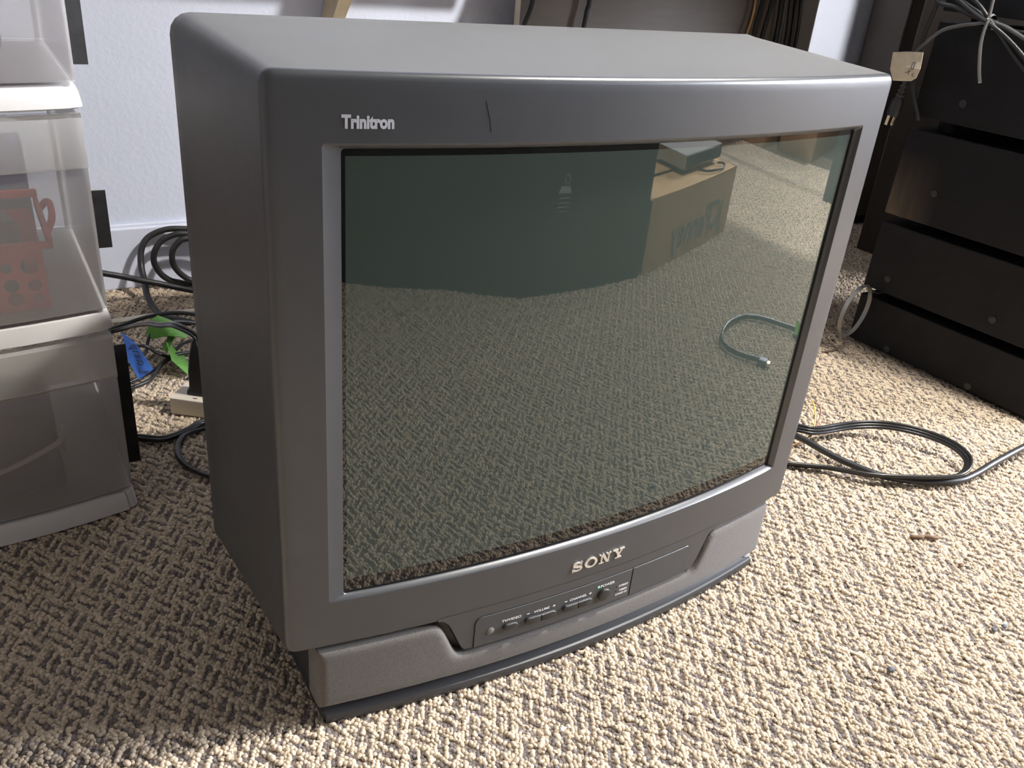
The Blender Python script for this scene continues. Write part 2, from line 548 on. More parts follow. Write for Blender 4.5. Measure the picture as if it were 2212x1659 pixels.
# nothing of the pile shows under the base plate, inside the drawer tower or under the receivers
P = np.concatenate([fine, coarse])
size = np.concatenate([np.full(len(fine), 0.91), np.full(len(coarse), 1.26)])
hid = ((np.abs(P[:, 0]) < 0.27) & (P[:, 1] > 0.03) & (P[:, 1] < 0.27)) | ((P[:, 0] > -0.77) & (P[:, 0] < -0.41) & (P[:, 1] > 0.47) & (P[:, 1] < 0.82)) \
    | ((P[:, 0] > 1.11) & (P[:, 0] < 1.5) & (P[:, 1] > 0.07) & (P[:, 1] < 0.47))
P, size = P[~hid], size[~hid]
dist = dash_tone(P) + rng.normal(0, 0.0004, len(P))
tone = np.clip((0.0037 - dist) / 0.0012, 0, 1)
npt = len(P)
zz = -0.0024 - 0.0022 * tone + rng.normal(0, 0.0007, npt)
me = bpy.data.meshes.new('carpet_pile')
me.vertices.add(npt)
me.vertices.foreach_set('co', np.stack([P[:, 0], P[:, 1], zz], 1).astype(np.float32).ravel())
at = me.attributes.new('tone', 'FLOAT', 'POINT'); at.data.foreach_set('value', tone.astype(np.float32))
at = me.attributes.new('rnd', 'FLOAT', 'POINT'); at.data.foreach_set('value', rng.random(npt).astype(np.float32))
sc = size[:, None] * rng.normal(1.0, 0.19, (npt, 3)).clip(.55, 1.5) * np.array([1.0, 1.0, 0.95])
at = me.attributes.new('sc', 'FLOAT_VECTOR', 'POINT'); at.data.foreach_set('vector', sc.astype(np.float32).ravel())
rt = rng.normal(0, 0.45, (npt, 3)); rt[:, 2] = rng.random(npt) * 6.28
at = me.attributes.new('rt', 'FLOAT_VECTOR', 'POINT'); at.data.foreach_set('vector', rt.astype(np.float32).ravel())
M_PILE = bpy.data.materials.new('carpet_loop_yarn')
M_PILE.use_nodes = True
nt = M_PILE.node_tree
pb = nt.nodes['Principled BSDF']
pb.inputs['Roughness'].default_value = 0.95
pb.inputs['Specular IOR Level'].default_value = 0.15
a1 = nt.nodes.new('ShaderNodeAttribute'); a1.attribute_type = 'INSTANCER'; a1.attribute_name = 'tone'
a2 = nt.nodes.new('ShaderNodeAttribute'); a2.attribute_type = 'INSTANCER'; a2.attribute_name = 'rnd'
mx = nt.nodes.new('ShaderNodeMix'); mx.data_type = 'RGBA'
mx.inputs[6].default_value = (0.545, 0.448, 0.335, 1)
mx.inputs[7].default_value = (0.205, 0.175, 0.165, 1)
nt.links.new(a1.outputs['Fac'], mx.inputs[0])
mr = nt.nodes.new('ShaderNodeMapRange'); mr.inputs['To Min'].default_value = 0.84; mr.inputs['To Max'].default_value = 1.14
nt.links.new(a2.outputs['Fac'], mr.inputs['Value'])
vs = nt.nodes.new('ShaderNodeVectorMath'); vs.operation = 'SCALE'
nt.links.new(mx.outputs[2], vs.inputs[0]); nt.links.new(mr.outputs[0], vs.inputs['Scale'])
nt.links.new(vs.outputs[0], pb.inputs['Base Color'])
tcp = nt.nodes.new('ShaderNodeNewGeometry'); nz = nt.nodes.new('ShaderNodeTexNoise'); nz.inputs['Scale'].default_value = 700; nz.inputs['Detail'].default_value = 2
bpn = nt.nodes.new('ShaderNodeBump'); bpn.inputs['Strength'].default_value = .7; bpn.inputs['Distance'].default_value = .0008
nt.links.new(tcp.outputs['Position'], nz.inputs['Vector']); nt.links.new(nz.outputs['Fac'], bpn.inputs['Height']); nt.links.new(bpn.outputs[0], pb.inputs['Normal'])
me.materials.append(M_PILE)
pile = bpy.data.objects.new('carpet_pile', me)
COL.objects.link(pile)
pile.parent = floor
pile.location = -floor.location
tag(pile, 'beige loop pile with a basket weave of darker taupe dashes', kind='stuff')
ng = bpy.data.node_groups.new('loop_pile', 'GeometryNodeTree')
ng.interface.new_socket('Geometry', in_out='INPUT', socket_type='NodeSocketGeometry')
ng.interface.new_socket('Geometry', in_out='OUTPUT', socket_type='NodeSocketGeometry')
gi = ng.nodes.new('NodeGroupInput'); go = ng.nodes.new('NodeGroupOutput')
ico = ng.nodes.new('GeometryNodeMeshIcoSphere'); ico.inputs['Radius'].default_value = 0.0033; ico.inputs['Subdivisions'].default_value = 2
sh = ng.nodes.new('GeometryNodeSetShadeSmooth')
sm = ng.nodes.new('GeometryNodeSetMaterial'); sm.inputs['Material'].default_value = M_PILE
ip = ng.nodes.new('GeometryNodeInstanceOnPoints')
n1 = ng.nodes.new('GeometryNodeInputNamedAttribute'); n1.data_type = 'FLOAT_VECTOR'; n1.inputs['Name'].default_value = 'sc'
n2 = ng.nodes.new('GeometryNodeInputNamedAttribute'); n2.data_type = 'FLOAT_VECTOR'; n2.inputs['Name'].default_value = 'rt'
L = ng.links.new
L(gi.outputs[0], ip.inputs['Points']); L(ico.outputs['Mesh'], sh.inputs['Geometry']); L(sh.outputs[0], sm.inputs['Geometry']); L(sm.outputs[0], ip.inputs['Instance'])
L(n1.outputs['Attribute'], ip.inputs['Scale']); L(n2.outputs['Attribute'], ip.inputs['Rotation']); L(ip.outputs[0], go.inputs[0])
pm = pile.modifiers.new('loops', 'NODES'); pm.node_group = ng

# ------------------------------------------------------------------ television
HW, ZT, ZB, SAG = 0.3325, 0.6314, 0.1019, 0.0328
RB = (HW ** 2 + SAG ** 2) / (2 * SAG)


def ysurf(x):
    return -SAG + RB - math.sqrt(RB * RB - x * x)


def outline(w, z0, z1, r, nx=28, nz=10, nc=5):
    """rounded rectangle in x-z, always the same number of points"""
    pts = []
    r = max(r, 1e-4)
    def arc(cx, cz, a0):
        for k in range(nc):
            a = a0 - (math.pi / 2) * k / (nc - 1)
            pts.append((cx + r * math.cos(a), cz + r * math.sin(a)))
    for k in range(nx): pts.append((-w + r + (2 * w - 2 * r) * k / nx, z1))
    arc(w - r, z1 - r, math.pi / 2)
    for k in range(1, nz): pts.append((w, z1 - r - (z1 - z0 - 2 * r) * k / nz))
    arc(w - r, z0 + r, 0)
    for k in range(1, nx): pts.append((w - r - (2 * w - 2 * r) * k / nx, z0))
    arc(-w + r, z0 + r, -math.pi / 2)
    for k in range(1, nz): pts.append((-w, z0 + r + (z1 - z0 - 2 * r) * k / nz))
    arc(-w + r, z1 - r, math.pi)
    pts.pop()
    return pts


def loft(rings, cap0=False, cap1=False):
    n = len(rings[0])
    V = [p for r in rings for p in r]
    F = []
    for i in range(len(rings) - 1):
        for k in range(n):
            F.append((i * n + k, i * n + (k + 1) % n, (i + 1) * n + (k + 1) % n, (i + 1) * n + k))
    if cap0: F.append(tuple(range(n))[::-1])
    if cap1: F.append(tuple((len(rings) - 1) * n + k for k in range(n)))
    return V, F


def front_ring(w, z0, z1, r, off):
    return [Vector((x, ysurf(x) + off, z)) for x, z in outline(w, z0, z1, r)]


tv = thing('television', 'grey tube television with a wide curved glass screen standing on the carpet', 'television', (0, 0.1, 0))
OW, OZ0, OZ1 = 0.2915, 0.1586, 0.5812
IW, IZ0, IZ1 = 0.2797, 0.1650, 0.5768
fr = 0.006
def inner_ring(e, off):
    return [Vector((x + .0045, ysurf(x + .0045) + off, z)) for x, z in outline(.2815 + e, .1613 - e, .5770 + e, .003)]


rings = [inner_ring(.0002, .026), inner_ring(0, .0056), inner_ring(.0004, .0048),
         front_ring(OW - .0006, OZ0, OZ1 - .0003, .003, 0.0006), front_ring(OW + .0008, OZ0 - .0008, OZ1 + .0008, .003, 0.0)]
for t in (0.02, 0.3, 0.6, 0.85):
    w = OW + (HW - fr - OW) * t
    rings.append(front_ring(w, OZ0 + (ZB + fr - OZ0) * t, OZ1 + (ZT - fr - OZ1) * t, .003 + .004 * t, 0.0))
rings.append(front_ring(HW - fr, ZB + fr, ZT - fr, .006, 0.0))
for a in (18, 36, 54, 72, 90):
    s_, c_ = math.sin(math.radians(a)), math.cos(math.radians(a))
    rings.append(front_ring(HW - fr * (1 - s_), ZB + fr * (1 - s_), ZT - fr * (1 - s_), 0.006 + .004 * s_, fr * (1 - c_)))
face_v = loft(rings)


def tongue():
    """the middle of the front frame that reaches down between the two speakers"""
    xl = [(-.184, .1030), (-.180, .1022), (-.176, .1000), (-.172, .0955), (-.168, .0880), (-.164, .0785), (-.160, .0690), (-.157, .0620), (-.154, .0575), (-.151, .0555)]
    xr = [(.158, .0550), (.162, .0562), (.166, .0595), (.170, .0665), (.174, .0760), (.178, .0860), (.182, .0950), (.186, .1000), (.190, .1022), (.194, .1030)]
    cols = xl + [(-.151 + .309 * k / 30, .0548) for k in range(1, 30)] + xr
    V, F = [], []
    for x, zl in cols:
        y = ysurf(x)
        V += [(x, y - .0002, .1085), (x, y - .0002, zl + .0015), (x, y + .0012, zl), (x, y + .020, zl)]
    for i in range(len(cols) - 1):
        for k in range(3):
            F.append((i * 4 + k, i * 4 + k + 1, (i + 1) * 4 + k + 1, (i + 1) * 4 + k))
    return V, F


obj('bezel', join(face_v, tongue()), M_BEZEL, tv, smooth=32)
D = 0.2305
BW, BZ0, BZ1 = 0.3455, 0.087, 0.6438


def body_ring(t, w, z0, z1, r, off=0.0):
    """t = 0 follows the bowed front, t = 1 is flat at the depth of the case"""
    return [Vector((x, (ysurf(x) + fr) * (1 - t) + D * t + off, z)) for x, z in outline(w, z0, z1, r)]


lerp = lambda a, b, t: a + (b - a) * t
rings = [[p.copy() for p in front_ring(HW, ZB, ZT, .010, fr)]]
for t in (0.1, 0.3, 0.5, 0.7, 0.88):
    rings.append(body_ring(t, lerp(HW, BW, t), lerp(ZB, BZ0, t), lerp(ZT, BZ1, t), .010 + .008 * t))
for a in (0, 30, 60, 90):
    s_, c_ = math.sin(math.radians(a)), math.cos(math.radians(a))
    d = .014 * (1 - c_)
    rings.append([Vector((x, D - .014 + .014 * s_, z)) for x, z in outline(BW - d, BZ0 + d, BZ1 - d, .018)])
rings.append([Vector((x, D, z)) for x, z in outline(.30, .13, .59, .03)])
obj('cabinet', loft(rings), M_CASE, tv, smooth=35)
rings = [[Vector((x, y, z)) for x, z in outline(w, a, b, r)] for w, a, b, r, y in
         ((.302, .128, .592, .03, D - .004), (.288, .13, .572, .05, .262), (.265, .135, .545, .06, .34), (.225, .14, .50, .06, .41), (.18, .15, .45, .05, .455), (.16, .17, .43, .04, .462))]
obj('back_housing', loft(rings, cap1=True), M_BACKSHELL, tv, smooth=40)
# glass of the picture tube: an upright cylinder section
V, F = [], []
gx, gz = 48, 8
for i in range(gx + 1):
    x = -.300 + .600 * i / gx
    for j in range(gz + 1):
        V.append((x, ysurf(x) + .0066, .150 + .440 * j / gz))
for i in range(gx):
    for j in range(gz):
        a = i * (gz + 1) + j
        F.append((a, a + gz + 1, a + gz + 2, a + 1))
obj('screen', (V, F), M_GLASS, tv, smooth=True)


# speaker grille wrapped in cloth
def grille_top(x):
    L_ = [(-.31, .0985), (-.190, .0985), (-.184, .0972), (-.179, .0930), (-.175, .0860), (-.171, .0765), (-.167, .0665), (-.163, .0580), (-.159, .0530), (-.154, .0508), (-.148, .0502),
          (.158, .0502), (.164, .0512), (.169, .0545), (.173, .0620), (.177, .0720), (.181, .0830), (.185, .0915), (.190, .0965), (.196, .0985), (.31, .0985)]
    for (a, b), (c, d) in zip(L_, L_[1:]):
        if a <= x <= c:
            return b + (d - b) * (x - a) / (c - a)
    return .0985


def grille():
    r = .007
    xs = [-.304, -.3037, -.303, -.302, -.3005, -.299, -.297] + list(np.linspace(-.294, -.196, 18)) + list(np.linspace(-.194, -.146, 34)) + list(np.linspace(-.142, .152, 40)) + list(np.linspace(.156, .200, 32)) + list(np.linspace(.205, .294, 16)) + [.297, .299, .3005, .302, .303, .3037, .304]
    ts = [0, .03, .08, .15, .3, .5, .7, .84, .91, .95, .98, 1.0]
    zb = .0246
    outl = [(x, grille_top(x)) for x in np.linspace(-.304, .304, 4000)]
    ox = np.array(outl)
    V, F = [], []
    for x in xs:
        zt = grille_top(x)
        y = ysurf(x) - .0025
        V.append((x, y + .030, zb))
        for t in ts:
            z = zb + (zt - zb) * t
            dt = float(np.min(np.hypot(ox[:, 0] - x, ox[:, 1] - z))) if z > .04 else 1.0
            d = min(dt, z - zb + .0015, .304 - abs(x))
            d = max(0.0, min(d, r))
            V.append((x, y + r - math.sqrt(max(0.0, r * r - (r - d) ** 2)), z))
        V.append((x, y + .030, zt))
    n = len(ts) + 2
    for i in range(len(xs) - 1):
        for k in range(n - 1):
            F.append((i * n + k, i * n + n + k, i * n + n + k + 1, i * n + k + 1))
    F.append(tuple(range(n)))
    F.append(tuple((len(xs) - 1) * n + k for k in range(n))[::-1])
    return V, F


obj('speaker_grille', grille(), M_GRILLE, tv, smooth=40)
# plinth behind the grille
V, F = [], []
xs = list(np.linspace(-.300, .300, 30))
for x in xs:
    for y, z in ((ysurf(x) + .012, .0215), (ysurf(x) + .012, .1025), (.215, .1025), (.215, .0215)):
        V.append((x, y, z))
for i in range(len(xs) - 1):
    for k in range(4):
        F.append((i * 4 + k, i * 4 + 4 + k, i * 4 + 4 + (k + 1) % 4, i * 4 + (k + 1) % 4))
F.append((0, 1, 2, 3)); F.append(tuple((len(xs) - 1) * 4 + k for k in (3, 2, 1, 0)))
obj('speaker_box', (V, F), M_BASE, tv, smooth=30)


def base_plate():
    prof = [(.030, .0), (.003, .0), (.0006, .0016), (.0, .004), (.0, .0085), (.0012, .0112), (.004, .0128), (.010, .0150), (.016, .0205), (.018, .0225)]
    xs = list(np.linspace(-.297, .297, 44))
    V, F = [], []
    def yb(x): return -.0365 + .0290 * (x / .297) ** 2
    cols = []
    for x in xs:
        cols.append([(x, yb(x) + a, z) for a, z in prof])
    def side(s):
        out = []
        for y in (-.0035, .0, .004, .05, .20, .25):
            ins = {-.0035: .0, .0: .0020, .004: .0026}.get(y, .0026)
            out.append([(s * (.297 + ins - a), max(y, y), z) for a, z in prof])
        return out
    left = side(-1)[::-1]; right = side(1)
    allc = left + cols + right
    n = len(prof)
    for c in allc: V += c
    for i in range(len(allc) - 1):
        for k in range(n - 1):
            F.append((i * n + k, (i + 1) * n + k, (i + 1) * n + k + 1, i * n + k + 1))
    return V, F


obj('base', base_plate(), M_BASE, tv, smooth=35)


# control panel and door: thin bowed plates
def plate(x0, x1, z0, z1, off, thick, r_tl=0.0, r_tr=0.0, nx=24, bev=.0006):
    V, F = [], []
    xs = sorted(set(list(np.linspace(x0, x1, nx)) + [x0 + r_tl * (1 - math.cos(a)) for a in np.linspace(0, math.pi / 2, 6)] + [x1 - r_tr * (1 - math.cos(a)) for a in np.linspace(0, math.pi / 2, 6)]))
    for x in xs:
        zt = z1
        if r_tl and x < x0 + r_tl: zt = z1 - r_tl + math.sqrt(max(0, r_tl ** 2 - (x0 + r_tl - x) ** 2))
        if r_tr and x > x1 - r_tr: zt = z1 - r_tr + math.sqrt(max(0, r_tr ** 2 - (x - x1 + r_tr) ** 2))
        y = ysurf(x) + off
        V += [(x, y, z0), (x, y - thick + bev, z0), (x, y - thick, z0 + bev), (x, y - thick, zt - bev), (x, y - thick + bev, zt), (x, y, zt)]
    n = 6
    for i in range(len(xs) - 1):
        for k in range(n - 1):
            F.append((i * n + k, (i + 1) * n + k, (i + 1) * n + k + 1, i * n + k + 1))
    F.append(tuple(range(n))[::-1]); F.append(tuple((len(xs) - 1) * n + k for k in range(n)))
    return V, F


obj('panel_gap', plate(-.1432, .1522, .0555, .0972, 0.0, .00045, .009, .006, bev=.0001), M_GAP, tv, smooth=30)
cp = obj('control_panel', plate(-.1422, .0595, .0562, .0962, 0.0, .0011, .008, 0), M_PANEL, tv, smooth=30)
obj('control_door', plate(.0612, .1512, .0562, .0962, 0.0, .0012, 0, .005), M_PANEL, tv, smooth=30)


def bend(vf, x, z, off, thick=0.0):
    """lay flat lettering (x-z plane) on the bowed front"""
    V = [(p[0] + x, ysurf(p[0] + x) + off, p[2] + z) for p in vf[0]]
    return V, vf[1]


def print_on(name, txt, x0, x1, z, h, m_, parent, off, bold=0.0, spacing=1.0):
    v, f = text_mesh(txt, h / 0.72, bold=bold, spacing=spacing)
    xs = [p[0] for p in v]
    k = (x1 - x0) / (max(xs) - min(xs))
    v = [((p[0] - min(xs)) * k, 0, p[2]) for p in v]
    return obj(name, bend((v, f), x0, z, off), m_, parent, origin=worldloc(parent))


POFF = -.00125
for txt, a, b, z, h in (('TV/VIDEO', -.1115, -.0880, .0808, .0034), ('VOLUME', -.0725, -.0528, .0806, .0034), ('CHANNEL', -.0265, -.0038, .0806, .0034), ('POWER', .0150, .0348, .0848, .0038),
                        ('STEREO', .0425, .0562, .0755, .0029), ('TIMER/', .0435, .0558, .0690, .0029), ('STAND BY', .0392, .0568, .0640, .0029)):
    print_on('lettering', txt, a, b, z, h, M_PRINT, cp, POFF, bold=0.00008)
for x, plus in ((-.0795, 0), (-.0472, 1), (-.0315, 0), (.0010, 1)):
    bars = box(x - .0016, x + .0016, ysurf(x) + POFF - .0001, ysurf(x) + POFF + .0002, .0820, .0825)
    if plus: bars = join(bars, box(x - .00025, x + .00025, ysurf(x) + POFF - .0001, ysurf(x) + POFF + .0002, .0806, .0839))
    obj('plus_mark' if plus else 'minus_mark', bars, M_PRINT, cp, origin=worldloc(cp))


def pill(xa, xb, z, h, ra, rb, proud=.0042):
    """button with a rounded end where ra / rb is set"""
    xs = []
    r = h / 2
    N = 8
    pts = []
    if ra: pts += [(xa + r - r * math.cos(t), r * math.sin(t)) for t in np.linspace(0, math.pi / 2, N)]
    else: pts += [(xa, r)]
    if rb: pts += [(xb - r + r * math.sin(t), r * math.cos(t)) for t in np.linspace(0, math.pi / 2, N)]
    else: pts += [(xb, r)]
    loop = pts + [(x, -q) for x, q in pts[::-1]]
    cx = (xa + xb) / 2
    R_ = []
    for ins, y in ((0, 0), (0, -proud + .0012), (.0004, -proud + .0005), (.0013, -proud)):
        R_.append([Vector((cx + (x - cx) * (1 - ins / (xb - xa) * 2), ysurf(x) - .0008 + y, z + q * (1 - ins / r))) for x, q in loop])
    return loft(R_, cap1=True)


BH = .0088
obj('video_button', pill(-.1100, -.0925, .0738, BH, 1, 1), M_BUTTON, cp, smooth=35, origin=worldloc(cp))
obj('volume_button', pill(-.0838, -.0645, .0735, BH, 1, 0), M_BUTTON, cp, smooth=35, origin=worldloc(cp))
obj('volume_button', pill(-.0641, -.0448, .0735, BH, 0, 1), M_BUTTON, cp, smooth=35, origin=worldloc(cp))
obj('channel_button', pill(-.0358, -.0165, .0735, BH, 1, 0), M_BUTTON, cp, smooth=35, origin=worldloc(cp))
obj('channel_button', pill(-.0161, .0032, .0735, BH, 0, 1), M_BUTTON, cp, smooth=35, origin=worldloc(cp))
obj('power_button', disc((.0205, ysurf(.0205) - .0008, .0745), (0, -1, 0), .0082, .0042, 28, bev=.0014), M_BUTTON, cp, smooth=35, origin=worldloc(cp))
obj('power_light', disc((.0118, ysurf(.0118) - .0009, .0868), (0, -1, 0), .0017, .0008, 16, bev=.0003), M_LED, cp, smooth=35, origin=worldloc(cp))
for x, z in ((.0393, .0768), (.0393, .0705)):
    obj('indicator_light', disc((x, ysurf(x) - .0009, z), (0, -1, 0), .0010, .0005, 12, bev=.0002), M_GAP, cp, smooth=35, origin=worldloc(cp))
obj('remote_sensor', disc((-.1240, ysurf(-.124) - .0009, .0738), (0, -1, 0), .0046, .0006, 20, dome=.0014, bev=.0003), M_SENSOR, cp, smooth=35, origin=worldloc(cp))

# raised maker's letters: slab-serif capitals built as outlines in a unit-high box
def stroke(P, w):
    """flat ribbon along a polyline; w is a width or one width per point"""
    V, F = [], []
    for i, p in enumerate(P):
        a = Vector(P[max(i - 1, 0)]); b = Vector(P[min(i + 1, len(P) - 1)])
        t = (b - a).normalized(); nn = Vector((-t.y, t.x)) * ((w[i] if isinstance(w, (list, tuple)) else w) / 2)
        V += [(p[0] + nn.x, 0, p[1] + nn.y), (p[0] - nn.x, 0, p[1] - nn.y)]
    for i in range(len(P) - 1):
        F.append((2 * i, 2 * i + 1, 2 * i + 3, 2 * i + 2))
    return V, F


def rect2(a, b, c, d): return [(a, 0, c), (b, 0, c), (b, 0, d), (a, 0, d)], [(0, 1, 2, 3)]


def letter_S():
    P = []
    for t in np.linspace(35, 270, 16): P.append((.50 + .33 * math.cos(math.radians(t)), .725 + .185 * math.sin(math.radians(t))))
    for t in np.linspace(90, -145, 16): P.append((.50 + .36 * math.cos(math.radians(t)), .285 + .195 * math.sin(math.radians(t))))
    w = [.13 + .12 * math.exp(-((i - 15.5) / 6.0) ** 2) for i in range(32)]
    return [stroke(P, w), rect2(.80, .88, .62, 1.0), rect2(.08, .16, .0, .38)], 0.96


def letter_O():
    V, F = [], []
    n = 32
    for k in range(n):
        t = 2 * math.pi * k / n
        V += [(.56 + .56 * math.cos(t), 0, .5 + .52 * math.sin(t)), (.56 + .34 * math.cos(t), 0, .5 + .40 * math.sin(t))]
    for k in range(n):
        a, b = 2 * k, 2 * ((k + 1) % n)
        F.append((a, a + 1, b + 1, b))
    return [(V, F)], 1.12


def letter_N():
    return [rect2(.16, .28, .0, 1.0), rect2(.80, .92, .0, 1.0), ([(.16, 0, 1.0), (.42, 0, 1.0), (.92, 0, .0), (.68, 0, .0)], [(0, 1, 2, 3)]),
            rect2(.0, .44, .0, .12), rect2(.0, .30, .88, 1.0), rect2(.64, 1.08, .88, 1.0)], 1.08


def letter_Y():
    return [([(.10, 0, .95), (.38, 0, .95), (.66, 0, .45), (.42, 0, .45)], [(0, 1, 2, 3)]), ([(.74, 0, .95), (.92, 0, .95), (.66, 0, .45), (.52, 0, .45)], [(0, 1, 2, 3)]),
            rect2(.42, .66, .0, .50), rect2(.24, .84, .0, .12), rect2(.0, .48, .88, 1.0), rect2(.62, 1.06, .88, 1.0)], 1.06


def thicken(vf, t):
    V, F = vf
    n = len(V)
    V2 = list(V) + [(p[0], t, p[2]) for p in V]
    F2 = list(F) + [tuple(i + n for i in f)[::-1] for f in F]
    cnt = {}
    for f in F:
        for a, b in zip(f, f[1:] + f[:1]):
            cnt[(a, b)] = 1
    for (a, b) in cnt:
        if (b, a) not in cnt: F2.append((b, a, a + n, b + n))
    return V2, F2


LH, LX = .0125, -.0305
for fn in (letter_S, letter_O, letter_N, letter_Y):
    pieces, adv = fn()
    out = []
    kx = .0150
    for pc in pieces:
        v, f = thicken(pc, .0016 / LH)
        out.append(([(p[0] * kx + LX, ysurf(p[0] * kx + LX) - .0016 + p[1] * LH, .1215 + p[2] * LH) for p in v], f))
    obj('badge_letter', join(*out), M_BADGE, tv)
    LX += adv * kx + .0026
print_on('name_lettering', 'Trinitron', -.2785, -.2405, .5930, .0092, M_PRINT2, tv, -.0004, bold=0.0006)
# long scratch on the frame
obj('scratch', tube([(-.1700, ysurf(-.17) - .0001, .6130), (-.1660, ysurf(-.166) - .0001, .6000), (-.1640, ysurf(-.164) - .0001, .5900)], .00016, 4), M_GAP, tv)

# ------------------------------------------------------------------ drawer tower
tw = thing('drawer_tower', 'white plastic tower of three see-through drawers left of the television', 'drawers', (-.585, .62, 0))
TX0, TX1, TY0, TY1 = -.775, -.397, .447, .80


def bow(x):
    u = (x - (TX0 + TX1) / 2) / ((TX1 - TX0) / 2)
    return TY0 - .022 * (1 - u * u)


def bowed_slab(z0, z1, grow, y1=TY1, taper=0.0, rnd=.012):
    """a frame tray with a bowed front and rounded front corners"""
    xs = list(np.linspace(TX0 - grow + rnd, TX1 + grow - rnd, 24))
    loop = []
    for k in range(6):
        a = math.pi + (math.pi / 2) * k / 5
        loop.append((TX0 - grow + rnd + rnd * math.cos(a), bow(TX0) - grow + rnd + rnd * math.sin(a)))
    for x in xs: loop.append((x, bow(x) - grow))
    for k in range(6):
        a = -math.pi / 2 + (math.pi / 2) * k / 5
        loop.append((TX1 + grow - rnd + rnd * math.cos(a), bow(TX1) - grow + rnd + rnd * math.sin(a)))
    loop += [(TX1 + grow, y1), (TX0 - grow, y1)]
    cx, cy = (TX0 + TX1) / 2, (TY0 + y1) / 2
    def ring(z, ins):
        return [Vector((cx + (x - cx) * (1 - ins / .19), cy + (y - cy) * (1 - ins / .18), z)) for x, y in loop]
    return loft([ring(z0, .003), ring(z0 + .002, .0), ring(z1 - .008, taper), ring(z1 - .002, taper + .002), ring(z1, taper + .006)], True, True)


frames = [(0.0, .030), (.262, .286), (.521, .545), (.775, .80)]
for z0, z1 in frames:
    obj('frame', bowed_slab(z0, z1, .001, taper=.002), M_WHITE, tw, smooth=40)


def drawer(z0, z1, n):
    """thin-walled translucent bin: bowed front, sides, back, floor, and a thicker grip across its top"""
    xs = list(np.linspace(TX0 + .010, TX1 - .003, 24))
    t = .002
    parts = []
    # front wall
    V, F = [], []
    for x in xs:
        y = bow(x) + .004
        V += [(x, y, z0 + .004), (x, y - .001, z1 - .003), (x, y + t, z1 - .003), (x, y + t, z0 + .004)]
    for i in range(len(xs) - 1):
        for k in range(4):
            F.append((i * 4 + k, i * 4 + 4 + k, i * 4 + 4 + (k + 1) % 4, i * 4 + (k + 1) % 4))
    parts.append((V, F))
    parts.append(box(xs[0], xs[0] + t, bow(xs[0]) + .006, TY1 - .02, z0 + .006, z1 - .012))
    parts.append(box(xs[-1] - t, xs[-1], bow(xs[-1]) + .006, TY1 - .02, z0 + .006, z1 - .012))
    parts.append(box(xs[0] + t, xs[-1] - t, TY1 - .022, TY1 - .020, z0 + .006, z1 - .012))
    # floor of the bin
    V, F = [], []
    for x in xs: V += [(x, bow(x) + .006, z0 + .005), (x, TY1 - .022, z0 + .005)]
    for i in range(len(xs) - 1): F.append((2 * i, 2 * i + 2, 2 * i + 3, 2 * i + 1))
    parts.append((V, F))
    d = obj('drawer', join(*parts), M_CLEAR, tw, smooth=35)
    zl = z1 - .062
    V, F = [], []
    for x in xs[1:]:
        y = bow(x) + .0035
        V += [(x, y, z1 - .004), (x, y - .006, z1 - .008), (x, y - .008, zl + .004), (x, y - .006, zl), (x, y - .001, zl + .001)]
    for i in range(len(xs) - 2):
        for k in range(4):
            F.append((i * 5 + k, i * 5 + 5 + k, i * 5 + 6 + k, i * 5 + k + 1))
    obj('grip', (V, F), M_CLEAR2, d, smooth=35, origin=worldloc(tw))
    return d


for i, (a, b) in enumerate(((.030, .262), (.286, .521), (.545, .775))):
    drawer(a, b, i)
# uprights of the frame at the back corners
for x in (TX0 + .006, TX1 - .006):
    for a, b in ((.03, .262), (.286, .521), (.545, .775)):
        obj('post', box(x - .006, x + .006, TY1 - .018, TY1, a, b, .001), M_WHITE, tw)
# black tape on the right-hand side of each tier, its free end standing off
for z0, z1, dx in ((.555, .645, .020), (.338, .410, .020), (.022, .204, .020)):
    obj('tape_patch', join(box(TX1 + .0006, TX1 + .0016, .53, .74, z0, z1), box(TX1 + .0006, TX1 + dx, .528, .5305, z0, z1)), M_BLACKTAPE, tw)
tag(obj('sticky_note', box(-.562, -.4825, bow(-.52) - .011, bow(-.52) - .010, .598, .640, rot=.06), M_CYAN), 'bright blue sticky note on the front of the top drawer', 'note')

# contents of the drawers
bk = thing('basket', 'red plastic basket with round holes inside the middle drawer', 'basket', (-.56, .52, .2925))


